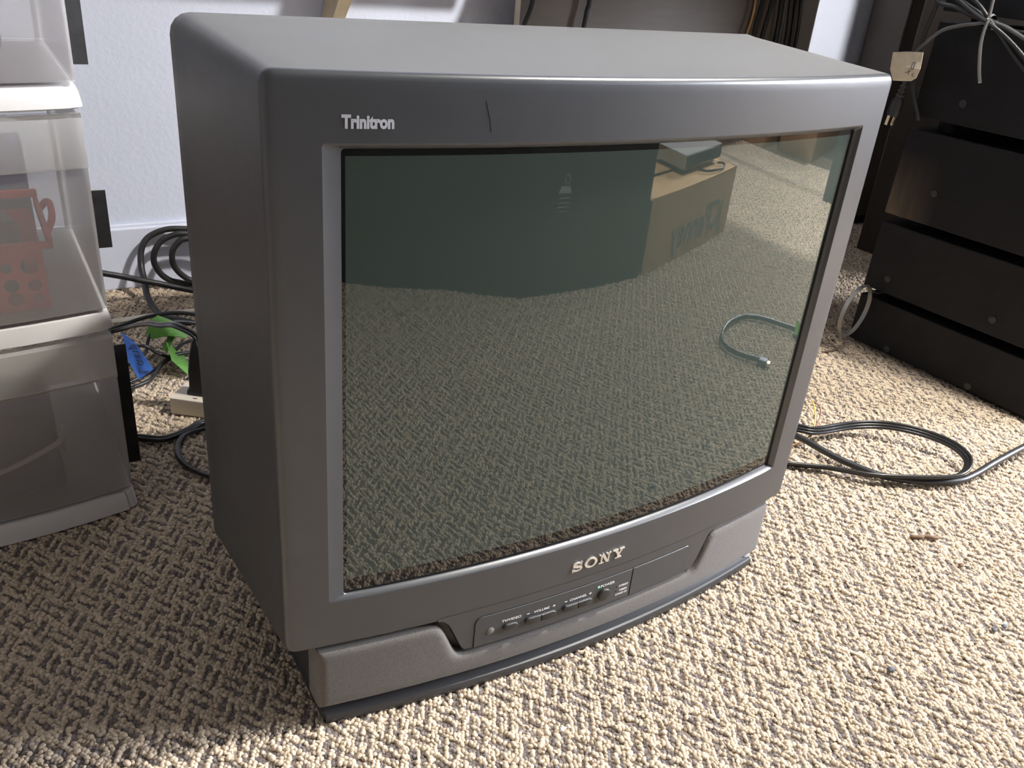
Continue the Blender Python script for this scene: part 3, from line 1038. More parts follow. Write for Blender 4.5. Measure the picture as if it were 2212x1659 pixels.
def basket():
    x0, x1, y0, y1, z0, z1 = -.690, -.458, .466, .620, .2925, .368
    holes = [(-.473, .346, .0095), (-.497, .345, .0062), (-.471, .322, .0072), (-.4945, .3235, .0080), (-.470, .305, .0062), (-.4925, .306, .0085), (-.517, .333, .0075), (-.515, .312, .0075), (-.540, .345, .0075), (-.538, .322, .0075), (-.562, .333, .008)]
    n = 26
    V, F = [], []
    def add(p):
        V.append(p); return len(V) - 1
    # front wall as a fine grid with the cells at the holes left out
    nx, nz = 156, 52
    def snap(x, z):
        for a, b, r in holes:
            d = math.hypot(x - a, z - b)
            if abs(d - r) < .0016 and d > 0: return a + (x - a) * r / d, b + (z - b) * r / d
        return x, z
    g = []
    for i in range(nx + 1):
        col = []
        for j in range(nz + 1):
            x, z = snap(x0 + (x1 - x0) * i / nx, z0 + (z1 - z0) * j / nz)
            col.append(add((x, y0 - .004 * (j / nz), z)))
        g.append(col)
    for i in range(nx):
        for j in range(nz):
            cx = x0 + (x1 - x0) * (i + .5) / nx; cz = z0 + (z1 - z0) * (j + .5) / nz
            if any((cx - a) ** 2 + (cz - b) ** 2 < r * r for a, b, r in holes): continue
            F.append((g[i][j], g[i + 1][j], g[i + 1][j + 1], g[i][j + 1]))
    walls = join((V, F), box(x1 - .002, x1, y0, y1, z0, z1), box(x0, x0 + .002, y0, y1, z0, z1), box(x0, x1, y1 - .002, y1, z0, z1), box(x0, x1, y0, y1, z0 - .001, z0 + .001))
    return walls


obj('basket_wall', basket(), M_RED, bk)
obj('rim', join(box(-.698, -.446, .456, .465, .366, .374, .002), box(-.698, -.446, .621, .630, .380, .390, .002), box(-.452, -.446, .456, .630, .366, .380, .002), box(-.698, -.692, .456, .630, .366, .380, .002)), M_RED, bk, smooth=40)
obj('side_handle', tube([(-.448, .50, .372), (-.440, .51, .386), (-.438, .545, .392), (-.440, .58, .386), (-.448, .59, .374)], .004, 8), M_RED, bk, smooth=True)
tag(obj('tool_case', box(-.54, -.48, .50, .56, .298, .385, .006, rot=.2), M_DKGREY), 'dark grey case lying inside the red basket', 'case')
tag(obj('blue_carton', box(-.56, -.452, .66, .70, .2925, .445, .002), M_DKBLUE), 'dark blue carton standing behind the red basket in the middle drawer', 'box')
tag(obj('red_bin', box(-.70, -.480, .50, .56, .5515, .66, .006), M_PINK), 'red plastic bin inside the top drawer behind the blue note', 'bin')
tag(obj('grey_disc_case', disc((-.484, .568, .5995), (0, -1, 0), .026, .006, 28, bev=.001), M_DKGREY, smooth=40), 'round grey disc standing beside the red bin in the top drawer', 'disc')
for o_ in [o for o in bpy.data.objects if o.name.startswith('grey_disc_case')]:
    o_.location.z = .5515
tag(obj('dark_box', box(-.70, -.475, .475, .60, .0365, .150, .006), M_DKGREY), 'dark grey box inside the bottom drawer', 'box')
tag(obj('cream_cord', tube([(-.62, .462, .045), (-.56, .460, .080), (-.52, .4635, .092), (-.480, .4665, .108), (-.470, .475, .115), (-.468, .52, .10), (-.468, .56, .045)], .0035, 8), M_BEIGE, smooth=True), 'cream cord looped round the dark box in the bottom drawer', 'cord')

# ------------------------------------------------------------------ cords on the floor at the left
coil = thing('coiled_cable', 'thick black cable coiled against the baseboard behind the television', 'cable', (-.16, 1.2, 0))
O_ = [(-.06, 1.235, .100), (-.10, 1.235, .118), (-.1581, 1.237, .125), (-.1904, 1.240, .1257), (-.2209, 1.240, .1164), (-.2391, 1.235, .1016), (-.2482, 1.228, .0789), (-.2512, 1.215, .055), (-.252, 1.19, .036), (-.256, 1.15, .022), (-.252, 1.11, .010), (-.243, 1.07, .0065), (-.20, 1.02, .0065)]
M_ = [(-.07, 1.225, .085), (-.10, 1.225, .110), (-.1608, 1.226, .1182), (-.1833, 1.228, .1152), (-.2043, 1.228, .1061), (-.2186, 1.225, .0898), (-.2239, 1.225, .0728), (-.2229, 1.225, .0554), (-.2129, 1.225, .0348), (-.1972, 1.225, .0194), (-.1776, 1.225, .0119), (-.1608, 1.225, .0075), (-.11, 1.225, .0075), (-.07, 1.225, .03)]
I_ = [(-.08, 1.212, .085), (-.12, 1.212, .108), (-.1617, 1.212, .1114), (-.1763, 1.212, .1032), (-.1867, 1.212, .0900), (-.1901, 1.212, .0727), (-.1879, 1.212, .0561), (-.1799, 1.212, .0408), (-.1688, 1.212, .0281), (-.155, 1.212, .0190), (-.12, 1.212, .012), (-.08, 1.212, .03)]
for P_ in (O_, M_, I_):
    obj('loop', tube(P_, .0064, 12), M_BLACK, coil, smooth=True)
tag(obj('extension_cord', tube([(-.46, 1.16, .112), (-.40, 1.16, .094), (-.3362, 1.16, .0748), (-.2881, 1.16, .0596), (-.2607, 1.165, .0475), (-.2237, 1.165, .0355), (-.1723, 1.16, .0186), (-.12, 1.15, .0080), (-.02, 1.13, .0065)], .0062, 12), M_BLACK, smooth=True),
    'straight black cord crossing in front of the coiled cable', 'cord')
tag(obj('flat_cord', tube([(-.42, 1.072, .0045), (-.3234, 1.0775, .0045), (-.2592, 1.0816, .0045), (-.187, 1.0814, .0045), (-.10, 1.078, .0045)], 0, 8, flat=(.0065, .0042), up=(0, 0, 1)), M_BEIGE, smooth=True),
    'pale beige flat cord lying on the carpet left of the television', 'cord')
tag(obj('arched_cord', tube([(-.38, 1.02, .006), (-.326, 1.0143, .020), (-.2981, 1.010, .030), (-.2728, .9974, .040), (-.2384, .987, .045), (-.206, .9835, .040), (-.16, .985, .022), (-.10, .99, .005)], 0, 8, flat=(.0046, .0040), up=(0, 0, 1)), M_BLACKGLOSS, smooth=True),
    'black cord arching just in front of the pale beige cord', 'cord')

ps = thing('power_strip', 'cream power strip end with a black plug in it beside the television', 'power strip', (-.27, .70, 0))
ang = math.atan2(.6544 - .6851, -.2671 + .3069)
e1 = Vector((math.cos(ang), math.sin(ang), 0)); e2 = Vector((-math.sin(ang), math.cos(ang), 0))
c0 = Vector((-.3069, .6851, 0))


def strip_pt(a, b, z): return c0 + e1 * a + e2 * b + Vector((0, 0, z))


def strip_box(a0, a1, b0, b1, z0, z1, bev=.002):
    v, f = box(a0, a1, b0, b1, z0, z1, bev)
    return [strip_pt(p[0], p[1], p[2]) for p in v], f


obj('strip_body', strip_box(0, .22, 0, .058, 0.0, .0295, .003), M_BEIGE, ps, smooth=40)
obj('socket_slot', strip_box(.036, .043, .007, .0095, .0288, .0297, .0002), M_GAP, ps)
# plug standing in the strip, with its twin cord
pg = thing('plug_and_cord', 'black plug upright in the cream power strip, its twin cord arching left', 'plug', tuple(strip_pt(.045, .030, .0295)))
rr = []
for z, a0, a1, b0, b1 in ((.0297, .021, .058, .016, .046), (.036, .0215, .0575, .0165, .0455), (.042, .025, .055, .018, .044), (.070, .025, .054, .019, .043), (.100, .028, .050, .022, .040), (.118, .031, .045, .025, .037), (.126, .034, .042, .028, .034)):
    rr.append([strip_pt(x, y, z) for x, y in ((a0, b0 + .003), (a0 + .003, b0), (a1 - .003, b0), (a1, b0 + .003), (a1, b1 - .003), (a1 - .003, b1), (a0 + .003, b1), (a0, b1 - .003))])
obj('plug_body', loft(rr, True, True), M_BLACK, pg, smooth=40)
pt = strip_pt(.038, .031, .122)
A2 = [(-.40, 1.01, .006), (-.3283, .9994, .020), (-.308, .9403, .050), (-.2966, .8703, .080), (-.289, .8132, .100), (-.2827, .765, .120), (-.278, .725, .134), (pt.x, pt.y, .130), (pt.x, pt.y, .112)]
for dz in (-.0026, .0026):
    P_ = [Vector(p) + Vector((dz * .8, 0, dz * .7)) for p in A2]
    obj('cord', tube(P_, .0030, 8), M_BLACKGLOSS, pg, smooth=True)


def ribbon(pts, w_dir, thick=.0012):
    V, F = [], []
    for p, w in zip(pts, w_dir):
        p = Vector(p); w = Vector(w)
        V += [p - w, p + w]
    n = len(pts)
    top = [Vector(v) + Vector((0, 0, thick)) for v in V]
    V2 = V + top
    k = len(V)
    for i in range(n - 1):
        a = 2 * i
        F += [(a, a + 1, a + 3, a + 2), (k + a, k + a + 2, k + a + 3, k + a + 1), (a, a + 2, k + a + 2, k + a), (a + 1, k + a + 1, k + a + 3, a + 3)]
    F += [(0, k, k + 1, 1), (2 * n - 2, 2 * n - 1, k + 2 * n - 1, k + 2 * n - 2)]
    return V2, F


def lift(a, t):  # point on the line of sight through ground point a, at height t (keeps the tie near where it lies)
    return Vector(a)


tag(obj('fabric_tie', join(ribbon([(-.296, .905, .040), (-.278, .900, .056), (-.262, .893, .060), (-.246, .892, .052), (-.238, .897, .046)], [(-.003, .012, 0), (-.008, .030, .004), (-.010, .044, .004), (-.004, .044, 0), (-.002, .020, 0)])), M_GREEN, smooth=50),
    'upper green fabric tie wrapped round the black cords', 'cable tie')
tag(obj('fabric_tie', join(ribbon([(-.279, .858, .030), (-.262, .885, .040), (-.240, .922, .048)], [(.003, -.008, 0)] * 3), ribbon([(-.274, .845, .034), (-.262, .840, .020), (-.252, .836, .010), (-.244, .838, .006)], [(.0, .018, .01), (-.002, .044, .006), (0, .050, .002), (0, .035, 0)])), M_GREEN, smooth=50),
    'lower lime green fabric tie folded open on the carpet', 'cable tie')
cords = [([(-.345, .86, .010), (-.31, .875, .022), (-.296, .900, .040), (-.270, .93, .05), (-.22, .95, .04), (-.16, .96, .01)], 'thin black cord entering the upper green tie'),
         ([(-.36, .80, .006), (-.31, .83, .008), (-.27, .865, .012), (-.24, .90, .02), (-.19, .93, .01)], 'dark grey cord on the carpet under the green ties'),
         ([(-.36, .782, .005), (-.315, .805, .006), (-.285, .845, .016), (-.262, .858, .02), (-.20, .875, .012)], 'black cord tucked under the lower lime green tie')]
for P_, lab in cords:
    tag(obj('thin_cord', tube(P_, .0032, 8), M_BLACKGLOSS, smooth=True), lab, 'cord')

bt = thing('cord_tag', 'blue masking tape tag with handwriting hanging beside the drawers', 'tag', (-.33, .80, .03))
Q = [Vector(p) for p in ((-.3400, .8905, .062), (-.3237, .8491, .054), (-.3140, .7608, .046), (-.3414, .7304, .046), (-.3480, .7937, .056))]
obj('tape', sheet(Q, .0006, (0, 0, 1)), M_BLUE, bt)
# handwriting on the tag, letters running up the tape
o1 = Vector((-.3300, .7480, .0485)); uL = (Vector((-.3330, .865, .0580)) - o1).normalized(); vL = Vector((-1, -.12, .15)).normalized()
wr = {'L': [[(.0, .011), (.0, -.001), (.008, -.001)]], 'a': [[(.019, .006), (.015, .008), (.012, .004), (.015, .0), (.019, .003), (.019, .008)], [(.019, .004), (.021, .0)]],
      'm': [[(.025, .0), (.025, .007), (.029, .007), (.030, .001), (.034, .008), (.037, .006), (.038, .0)]], 'p': [[(.043, .009), (.043, -.004)], [(.043, .008), (.049, .008), (.049, .003), (.043, .002)]]}
strokes = []
for L_ in wr.values():
    for s_ in L_:
        strokes.append(tube([o1 + uL * (a * 1.9) - vL * (b * 1.1 - .004) + Vector((0, 0, .0016)) for a, b in s_], .0008, 5, n=3))
obj('handwriting', join(*strokes), M_INK, bt)
obj('cord', tube([(-.40, .84, .03), (-.36, .845, .045), (-.332, .845, .0515), (-.31, .845, .050), (-.29, .85, .03), (-.25, .86, .004)], .003, 8), M_BLACKGLOSS, bt, smooth=True)

for off in (-.0032, .0032):
    pass
lowc = thing('twin_flex', 'black twin flex running across the carpet from the drawers to the television', 'cord', (-.33, .61, 0))
P1 = [(-.44, .66, .004), (-.383, .6304, .006), (-.3743, .6239, .007), (-.3581, .6113, .008), (-.3386, .5993, .008), (-.3207, .6001, .008), (-.2962, .6094, .009), (-.2731, .622, .010), (-.255, .622, .009), (-.235, .606, .007), (-.19, .57, .005)]
for s_ in (-1, 1):
    obj('conductor', tube([Vector(p) + Vector((.001, .0036, 0)) * s_ for p in P1], .0037, 8), M_BLACKGLOSS, lowc, smooth=True)
P2 = [(-.19, .545, .005), (-.225, .585, .006), (-.2525, .606, .007), (-.2757, .608, .007), (-.2999, .6008, .008), (-.3129, .5866, .007), (-.3213, .5635, .006), (-.323, .5346, .006), (-.3152, .5046, .006), (-.2995, .479, .006), (-.2869, .4658, .006), (-.25, .44, .006)]
tag(obj('looped_flex', tube(P2, 0, 8, flat=(.0050, .0035), up=(0, 0, 1)), M_BLACKGLOSS, smooth=True), 'black flex bending back under the television below the twin flex', 'cord')

# ------------------------------------------------------------------ cables on the floor at the right
la = thing('ribbon_cable', 'flat black triple cable looped on the carpet right of the television', 'cable', (.70, .1, 0))
PA = [(.50, .33, .012), (.585, .27, .016), (.6287, .2131, .020), (.6531, .1946, .020), (.7178, .1849, .020), (.762, .1627, .025), (.7916, .1293, .030), (.8167, .0919, .030), (.8245, .0526, .030), (.8186, .0227, .026), (.7951, .0043, .024), (.7659, -.0035, .022), (.7332, .0034, .020), (.6778, .0317, .018), (.6287, .0644, .015), (.5892, .1123, .010), (.5489, .1444, .007), (.48, .20, .005)]
for k in (-1, 0, 1):
    Q = spline(PA, 4)
    PP = []
    for i, q in enumerate(Q):
        t = (Q[min(i + 1, len(Q) - 1)] - Q[max(i - 1, 0)]).normalized()
        side_ = Vector((t.y, -t.x, 0)).normalized()
        PP.append(q + side_ * (.0050 * k) * .72 + Vector((0, 0, -.0050 * k * .70)))
    obj('conductor', tube(PP, .0029, 8, n=1), M_BLACKGLOSS, la, smooth=True)
PB = [(1.0264, .0137, .012), (.9642, .0093, .016), (.8669, -.0002, .016), (.8125, -.0035, .010), (.766, -.0021, .008), (.711, .0188, .008), (.669, .0486, .008), (.6514, .0708, .008), (.64, .0991, .008), (.6262, .1365, .010), (.615, .1872, .014), (.6074, .2219, .014), (.585, .30, .012), (.54, .37, .006)]
PB = [(1.30, -.10, .005), (1.15, -.03, .006)] + PB
tag(obj('grey_cable', tube(PB, .0055, 12), M_BLACK, smooth=True), 'single round dark cable running from under the black loop to the right', 'cable')
wi = thing('loose_wires', 'thin yellow and brown bare wires standing up behind the black cable loop', 'wires', (.66, .21, 0))
obj('yellow_wire', tube([(.58, .20, .002), (.6213, .1933, .005), (.648, .2014, .010), (.668, .214, .020), (.6816, .2283, .030), (.6956, .2455, .035), (.6985, .2529, .040)], .0013, 6), M_YELLOW, wi, smooth=True)
obj('brown_wire', tube([(.57, .19, .002), (.5972, .192, .005), (.6337, .1946, .006), (.672, .2124, .020), (.6928, .2255, .030), (.7024, .2409, .035), (.6985, .2529, .040)], .0011, 6), M_BROWNW, wi, smooth=True)

# ------------------------------------------------------------------ stack of receivers
PIV = Vector((1.08, .48, 0))
ROT = math.atan(.05)


def rp(x, y, z):
    v = Matrix.Rotation(ROT, 3, 'Z') @ (Vector((x, y, z)) - PIV) + PIV
    return v


def rbox(*a, **k):
    v, f = box(*a, **k)
    return [rp(*p) for p in v], f


units = [(.008, .112, 'bottom receiver of the black stack, resting on the carpet', M_AV, (.385, .200, .018)),
         (.130, .272, 'second black receiver from the floor in the stack', M_AV, (.429, .20, .161)),
         (.290, .461, 'third black receiver from the floor, with brownish stains on its rear corner', M_AVRUST, (.388, .12, .353)),
         (.484, .655, 'fourth black receiver from the floor, behind the tied cables', M_AV, (.386, .12, .523)),
         (.673, 1.18, 'black case on top of the receiver stack, its unseen height added to shade the floor', M_AV, (.40, .12, .72))]  # top case extended upward out of view to shade the floor behind
prev = 0.0
for z0, z1, lab, m_, (sy1, sy2, sz) in units:
    t = thing('audio_receiver', lab, 'receiver', tuple(rp(1.295, .265, prev)), group='stacked black receivers')
    obj('case', rbox(1.08, 1.51, .075, .48, z0, z1, .002), m_, t)
    obj('front_panel', rbox(1.082, 1.508, .055, .0755, z0 + .002, z1 - .002, .003), M_AVF, t)
    for fx in (1.14, 1.45):
        for fy in (.13, .43):
            obj('foot', disc(rp(fx, fy, prev), (0, 0, 1), .022, z0 - prev + .0005, 18), M_AV, t, smooth=40)
    for sy in (sy1, sy2):
        obj('screw', disc(rp(1.0805, sy, sz), rp(0, .48, 0) - rp(1, .48, 0), .0075, .0025, 14, bev=.001, dome=.0005), M_SCREW, t, smooth=40)
    kn = disc(rp(1.40, .0555, (z0 + z1) / 2), rp(0, -1, 0) - rp(0, 0, 0), .022, .018, 24, bev=.003)
    obj('volume_knob', kn, M_BUTTON, t, smooth=40)
    prev = z1

# band ring leaning on the bottom receiver
cring = Vector((1.02, .441, .093))
maj = (CR * .53 + CU * .85).normalized()
mnr = (CR * .60 - CU * .28 + CF * .75).normalized()
mnr = (mnr - maj * mnr.dot(maj)).normalized()
ax = maj.cross(mnr)
V, F = [], []
n = 48
for k in range(n):
    a = 2 * math.pi * k / n
    d = maj * math.cos(a) * .057 + mnr * math.sin(a) * .049
    for rr_, w_ in ((1, -.0045), (1, .0045), (.975, .0045), (.975, -.0045)):
        V.append(cring + d * rr_ + ax * w_)
for k in range(n):
    for q in range(4):
        a, b = k * 4, ((k + 1) % n) * 4
        F.append((a + q, b + q, b + (q + 1) % 4, a + (q + 1) % 4))
zmin = min(v.z for v in V)
rg = thing('band_loop', 'dull silver band loop sticking out of the gap above the bottom receiver', 'loop', tuple(cring))
obj('band', (V, F), M_STEEL, rg, smooth=40)
top_ = cring + maj * .057
obj('tail', tube([top_ - mnr * .012, top_ + Vector((.014, .001, -.008)), Vector((1.090, .452, .1205)), Vector((1.13, .445, .1205))], 0, 8, flat=(.0045, .0010), up=(0, 0, 1)), M_STEEL, rg, smooth=True)

# bundle of cables tied up in front of the stack
bundle = [('bundled_cable', [(1.062, .520, .735), (1.058, .4823, .6897), (1.055, .4395, .6821), (1.052, .3987, .671), (1.062, .3605, .6640), (1.055, .3232, .6562), (1.06, .282, .6567), (1.06, .23, .665)], 'uppermost cable of the tied bundle, running level to the right'),
          ('bundled_cable', [(1.055, .470, .715), (1.050, .43, .6945), (1.048, .3929, .6799), (1.053, .3568, .6657), (1.048, .3243, .659), (1.05, .276, .6407), (1.052, .22, .62)], 'lighter grey cable in the tied bundle, sloping gently to the right'),
          ('bundled_cable', [(1.05, .425, .712), (1.045, .4117, .7034), (1.043, .3835, .6874), (1.044, .3587, .6676), (1.043, .3288, .645), (1.045, .298, .6191), (1.046, .2535, .5885), (1.05, .20, .56)], 'steepest cable of the tied bundle, dropping to the right'),
          ('bundled_cable', [(1.048, .455, .712), (1.042, .4407, .7007), (1.040, .391, .6768), (1.036, .3533, .6629), (1.041, .3258, .649), (1.044, .291, .6275), (1.046, .2571, .6028), (1.05, .21, .575)], 'frontmost cable of the tied bundle, dropping beside the steepest one')]
for i, (nm, P_, lab) in enumerate(bundle):
    tag(obj(nm, tube(P_, .0037, 8), M_GREYCABLE if i == 1 else M_BLACK, smooth=True), lab, 'cable', 'cables tied in front of the receivers')
zt_ = thing('zip_tie', 'clear plastic zip tie round the cable bundle with a long hanging tail', 'zip tie', (1.035, .355, .56))
obj('tail', tube([(1.036, .3371, .5672), (1.034, .3450, .5888), (1.031, .3540, .6255), (1.030, .3560, .6500), (1.028, .353, .672)], 0, 8, flat=(.0045, .0012), up=(-1, .3, 0)), M_ZIP, zt_, smooth=True)
obj('upper_tail', tube([(1.028, .353, .672), (1.030, .3569, .7003), (1.034, .3595, .730)], 0, 8, flat=(.0045, .0012), up=(-1, .3, 0)), M_ZIP, zt_, smooth=True)
V, F = [], []
for k in range(16):
    a = 2 * math.pi * k / 16
    c = Vector((1.0455, .356, .6655)) + Vector((math.cos(a) * .0155, 0, math.sin(a) * .0125))
    t_ = Vector((0, .0022, .0012))
    V += [c - t_, c + t_]
for k in range(16):
    a, b = 2 * k, 2 * ((k + 1) % 16)
    F.append((a, a + 1, b + 1, b))
obj('band', (V, F), M_ZIP, zt_, smooth=True)
pl = thing('hanging_plug', 'black mains plug with a masking tape tag hanging beside the stack', 'plug', (1.03, .486, .45))
obj('cord', tube([(1.040, .3568, .6660), (1.045, .385, .6600), (1.046, .411, .6543), (1.044, .4441, .6419), (1.040, .4656, .6201), (1.035, .478, .600), (1.031, .482, .575), (1.030, .481, .550), (1.030, .482, .530)], .0034, 8), M_GREYCABLE, pl, smooth=True)
wtag = [Vector(p) for p in ((1.024, .5200, .5938), (1.024, .4900, .5990), (1.026, .4579, .6022), (1.025, .4550, .5870), (1.022, .4516, .5731), (1.024, .4560, .5570), (1.026, .4660, .5500), (1.024, .4850, .5470), (1.025, .5045, .5448), (1.024, .5161, .5633))]
tagc = Vector((1.023, .487, .573))
obj('tape_tag', ([tagc] + wtag + [tagc + Vector((.0012, 0, 0))] + [p + Vector((.0012, 0, 0)) for p in wtag],
                 [(0, 1 + k, 1 + (k + 1) % 10) for k in range(10)] + [(11, 12 + (k + 1) % 10, 12 + k) for k in range(10)] + [(1 + k, 12 + k, 12 + (k + 1) % 10, 1 + (k + 1) % 10) for k in range(10)]), M_MASK, pl)
obj('handwriting', join(tube([(1.0218, .4640, .583), (1.0215, .4690, .582), (1.0215, .4705, .572), (1.0215, .4660, .571), (1.0215, .4650, .583)], .0006, 5, 3), tube([(1.0215, .4800, .563), (1.0215, .4700, .567)], .0006, 5, 2), tube([(1.0215, .4740, .570), (1.0215, .4720, .560)], .0006, 5, 2), tube([(1.0215, .4625, .565), (1.0215, .4650, .561), (1.0215, .4612, .559)], .0005, 5, 3)), M_INK, pl)
axp = (Vector((1.03, .4890, .476)) - Vector((1.03, .4800, .548))).normalized()
pc = Vector((1.03, .4800, .548))
wv = Vector((0, axp.z, -axp.y)).normalized()      # across, in the y-z plane
rr = []
for d, w_, t_ in ((0, .0050, .0045), (.004, .0058, .005), (.0055, .0040, .004), (.0085, .0044, .004), (.0095, .0066, .0055), (.0125, .0068, .0058), (.0135, .0048, .0045), (.0165, .0052, .0045), (.0175, .0078, .006), (.0205, .0080, .0062), (.0215, .0058, .005), (.0245, .0062, .005), (.0255, .0090, .0068), (.0285, .0094, .007), (.030, .0072, .006), (.0335, .0086, .007), (.038, .0125, .009), (.062, .0135, .0095), (.066, .0125, .009)):
    c = pc + axp * d
    rr.append([c + wv * (w_ * math.cos(2 * math.pi * k / 12)) + Vector((t_ * math.sin(2 * math.pi * k / 12), 0, 0)) for k in range(12)])
obj('plug_body', loft(rr, True, True), M_BLACK, pl, smooth=45)
for s_ in (-.0062, .0062):
    c = pc + axp * .0655 + wv * (s_ * .35) + Vector((s_, 0, 0))
    c2 = c + axp * .019
    obj('blade', loft([[q + wv * a * .003 + Vector((b * .0008, 0, 0)) for a, b in ((-1, -1), (1, -1), (1, 1), (-1, 1))] for q in (c, c2)], True, True), M_BRASS, pl)
tag(obj('edge_cable', tube([(1.072, .500, .74), (1.070, .4890, .6863), (1.070, .4960, .6294), (1.068, .4955, .584), (1.066, .4900, .5512), (1.066, .4790, .5192), (1.068, .462, .490), (1.066, .455, .478)], .0040, 8), M_BLACK, smooth=True),
    'black cable hanging down the rear edge of the fourth receiver', 'cable')

# dark blocks added beyond the stack: a light blocker and the wall's shadow
tc_ = thing('shade_cabinet', 'tall dark brown cabinet added behind the receiver stack to shade the wall', 'cabinet', (1.98, .75, 0))
M_DKBROWN = mat('dark_brown_veneer', (0.028, 0.022, 0.018), 0.5, noise=0.15, nscale=14, stretch=(1, 1, .1))
obj('carcass', box(1.68, 2.28, .56, .95, 0, 1.40, .004), M_DKBROWN, tc_)  # added blocker, keeps the ceiling lamp off the right of the back wall
obj('door', box(1.69, 1.975, .552, .56, .03, 1.38, .002), M_DKBROWN, tc_)
obj('door', box(1.985, 2.27, .552, .56, .03, 1.38, .002), M_DKBROWN, tc_)
lb = thing('wall_shade_block', 'dark brown block standing in for the shadowed back wall, right of its bright strip', 'shade block', (2.3, 1.2, 0))
M_WALLSHADE = mat('wall_shade_brown', (0.060, 0.048, 0.038), 0.6, noise=0.15, nscale=14, stretch=(1, 1, .1))
obj('carcass', box(1.87, 2.80, 1.125, 1.255, .03, 1.1, .004), M_WALLSHADE, lb)  # dark brown surface in place of the shadow on the wall
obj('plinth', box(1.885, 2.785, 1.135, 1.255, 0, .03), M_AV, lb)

# ------------------------------------------------------------------ shelf, board and hanging cables behind the television
sf = thing('wall_shelf', 'raw wood shelf on the back wall with a slanted wooden brace', 'shelf', (.45, 1.2, .55))
obj('shelf_board', box(-.75, .545, 1.115, 1.271, .745, .765, .002), M_WOOD, sf)
obj('brace', loft([[Vector((x + s_, y, z)) for x, y in ((-.011, -.02), (.011, -.02), (.011, .02), (-.011, .02))] for s_, y, z in ((0, 0, 0),)] if False else
                  [[Vector((.170 + dx, 1.225 + dy, .525)) for dx, dy in ((-.012, -.012), (.012, -.012), (.012, .044), (-.012, .044))],
                   [Vector((.210 + dx, 1.16 + dy, .745)) for dx, dy in ((-.020, -.06), (.020, -.06), (.020, .06), (-.020, .06))]], True, True), M_WOOD, sf)
bd = thing('desk', 'grey brown desk against the back wall, its back panel behind the television', 'desk', (1.04, 1.0, 0))
obj('back_panel', box(.573, 1.512, 1.150, 1.168, 0, .735, .0015), M_BOARD, bd)
obj('edge_strip', box(1.5125, 1.5145, 1.149, 1.169, 0, .735), M_WHITE, bd)
obj('edge_strip', box(.571, .573, 1.149, 1.169, 0, .735), M_BEIGE, bd)
obj('desktop_and_shade_leaf', join(box(.566, 1.520, .700, 1.255, .745, .768, .002), box(.03, .90, .46, .705, .746, .767, .002)), M_BOARD, bd)  # second slab: unseen leaf added to shade the floor behind the television

hang = [([(.610, 1.135, .742), (.5922, 1.132, .6099), (.5749, 1.130, .5616), (.555, 1.128, .50), (.53, 1.12, .30), (.50, 1.09, .05), (.46, 1.07, .006)], .0055, M_BLACK, 'black cable crossing the left edge of the grey brown desk panel'),
        ([(.750, 1.135, .742), (.7439, 1.132, .6166), (.7404, 1.132, .5972), (.7356, 1.131, .5609), (.728, 1.13, .50), (.70, 1.12, .25), (.68, 1.10, .04), (.65, 1.08, .006)], .0055, M_BLACK, 'black cable hanging alone over the left half of the board'),
        ([(1.2625, 1.136, .742), (1.2618, 1.134, .6395), (1.2616, 1.134, .6014), (1.2515, 1.133, .5568), (1.236, 1.133, .50), (1.20, 1.12, .2), (1.18, 1.10, .005)], .0030, M_COPPER, 'copper coloured wire left of the row of black cables'),
        ([(1.292, 1.136, .742), (1.2861, 1.134, .6406), (1.2812, 1.134, .6021), (1.2785, 1.134, .5553), (1.27, 1.13, .4), (1.25, 1.11, .02), (1.22, 1.09, .006)], .0048, M_BLACK, 'black cable next to the copper wire'),
        ([(1.327, 1.136, .742), (1.3207, 1.134, .6421), (1.316, 1.134, .5978), (1.3106, 1.134, .5494), (1.30, 1.13, .4), (1.29, 1.11, .02), (1.26, 1.08, .006)], .0056, M_BLACK, 'second black cable to the right of the copper wire'),
        ([(1.355, 1.136, .742), (1.3558, 1.134, .6437), (1.3598, 1.134, .5993), (1.3624, 1.134, .5426), (1.36, 1.13, .4), (1.35, 1.11, .02), (1.33, 1.09, .006)], .0055, M_BLACKGLOSS, 'third black cable to the right of the copper wire, its side shiny'),
        ([(1.373, 1.138, .742), (1.371, 1.136, .6443), (1.3753, 1.136, .5942), (1.377, 1.136, .5406), (1.378, 1.13, .4), (1.37, 1.11, .02), (1.36, 1.09, .006)], .0042, M_GREYCABLE, 'grey cable in the middle of the row of black cables'),
        ([(1.386, 1.132, .742), (1.388, 1.132, .6451), (1.396, 1.132, .5949), (1.4015, 1.132, .5354), (1.40, 1.13, .4), (1.39, 1.11, .02), (1.38, 1.09, .006)], .0065, M_BLACK, 'thickest black cable of the row on the board'),
        ([(1.408, 1.136, .742), (1.4103, 1.134, .6461), (1.4151, 1.134, .5956), (1.4221, 1.134, .5323), (1.42, 1.13, .4), (1.41, 1.11, .02), (1.40, 1.09, .006)], .0062, M_BLACK, 'black cable second from the right end of the row'),
        ([(1.424, 1.136, .742), (1.4275, 1.134, .6468), (1.4361, 1.134, .5963), (1.4414, 1.134, .528), (1.44, 1.13, .4), (1.43, 1.11, .02), (1.42, 1.09, .006)], .0050, M_BLACKGLOSS, 'rightmost black cable of the row on the board')]
for P_, r_, m_, lab in hang:
    tag(obj('hanging_wire' if m_ is M_COPPER else 'hanging_cable', tube(P_, r_, 8), m_, smooth=True), lab, 'cable', 'cables hanging in front of the board')

# ------------------------------------------------------------------ things in front of the television, seen in its glass
cb = thing('cardboard_box', 'open cardboard shipping box on the carpet, reflected in the screen', 'box', (1.21, -1.19, 0))
ba = math.atan2(-1.079 + 1.008, 1.53 - .885)
bp = Vector((.885, -1.008, 0))


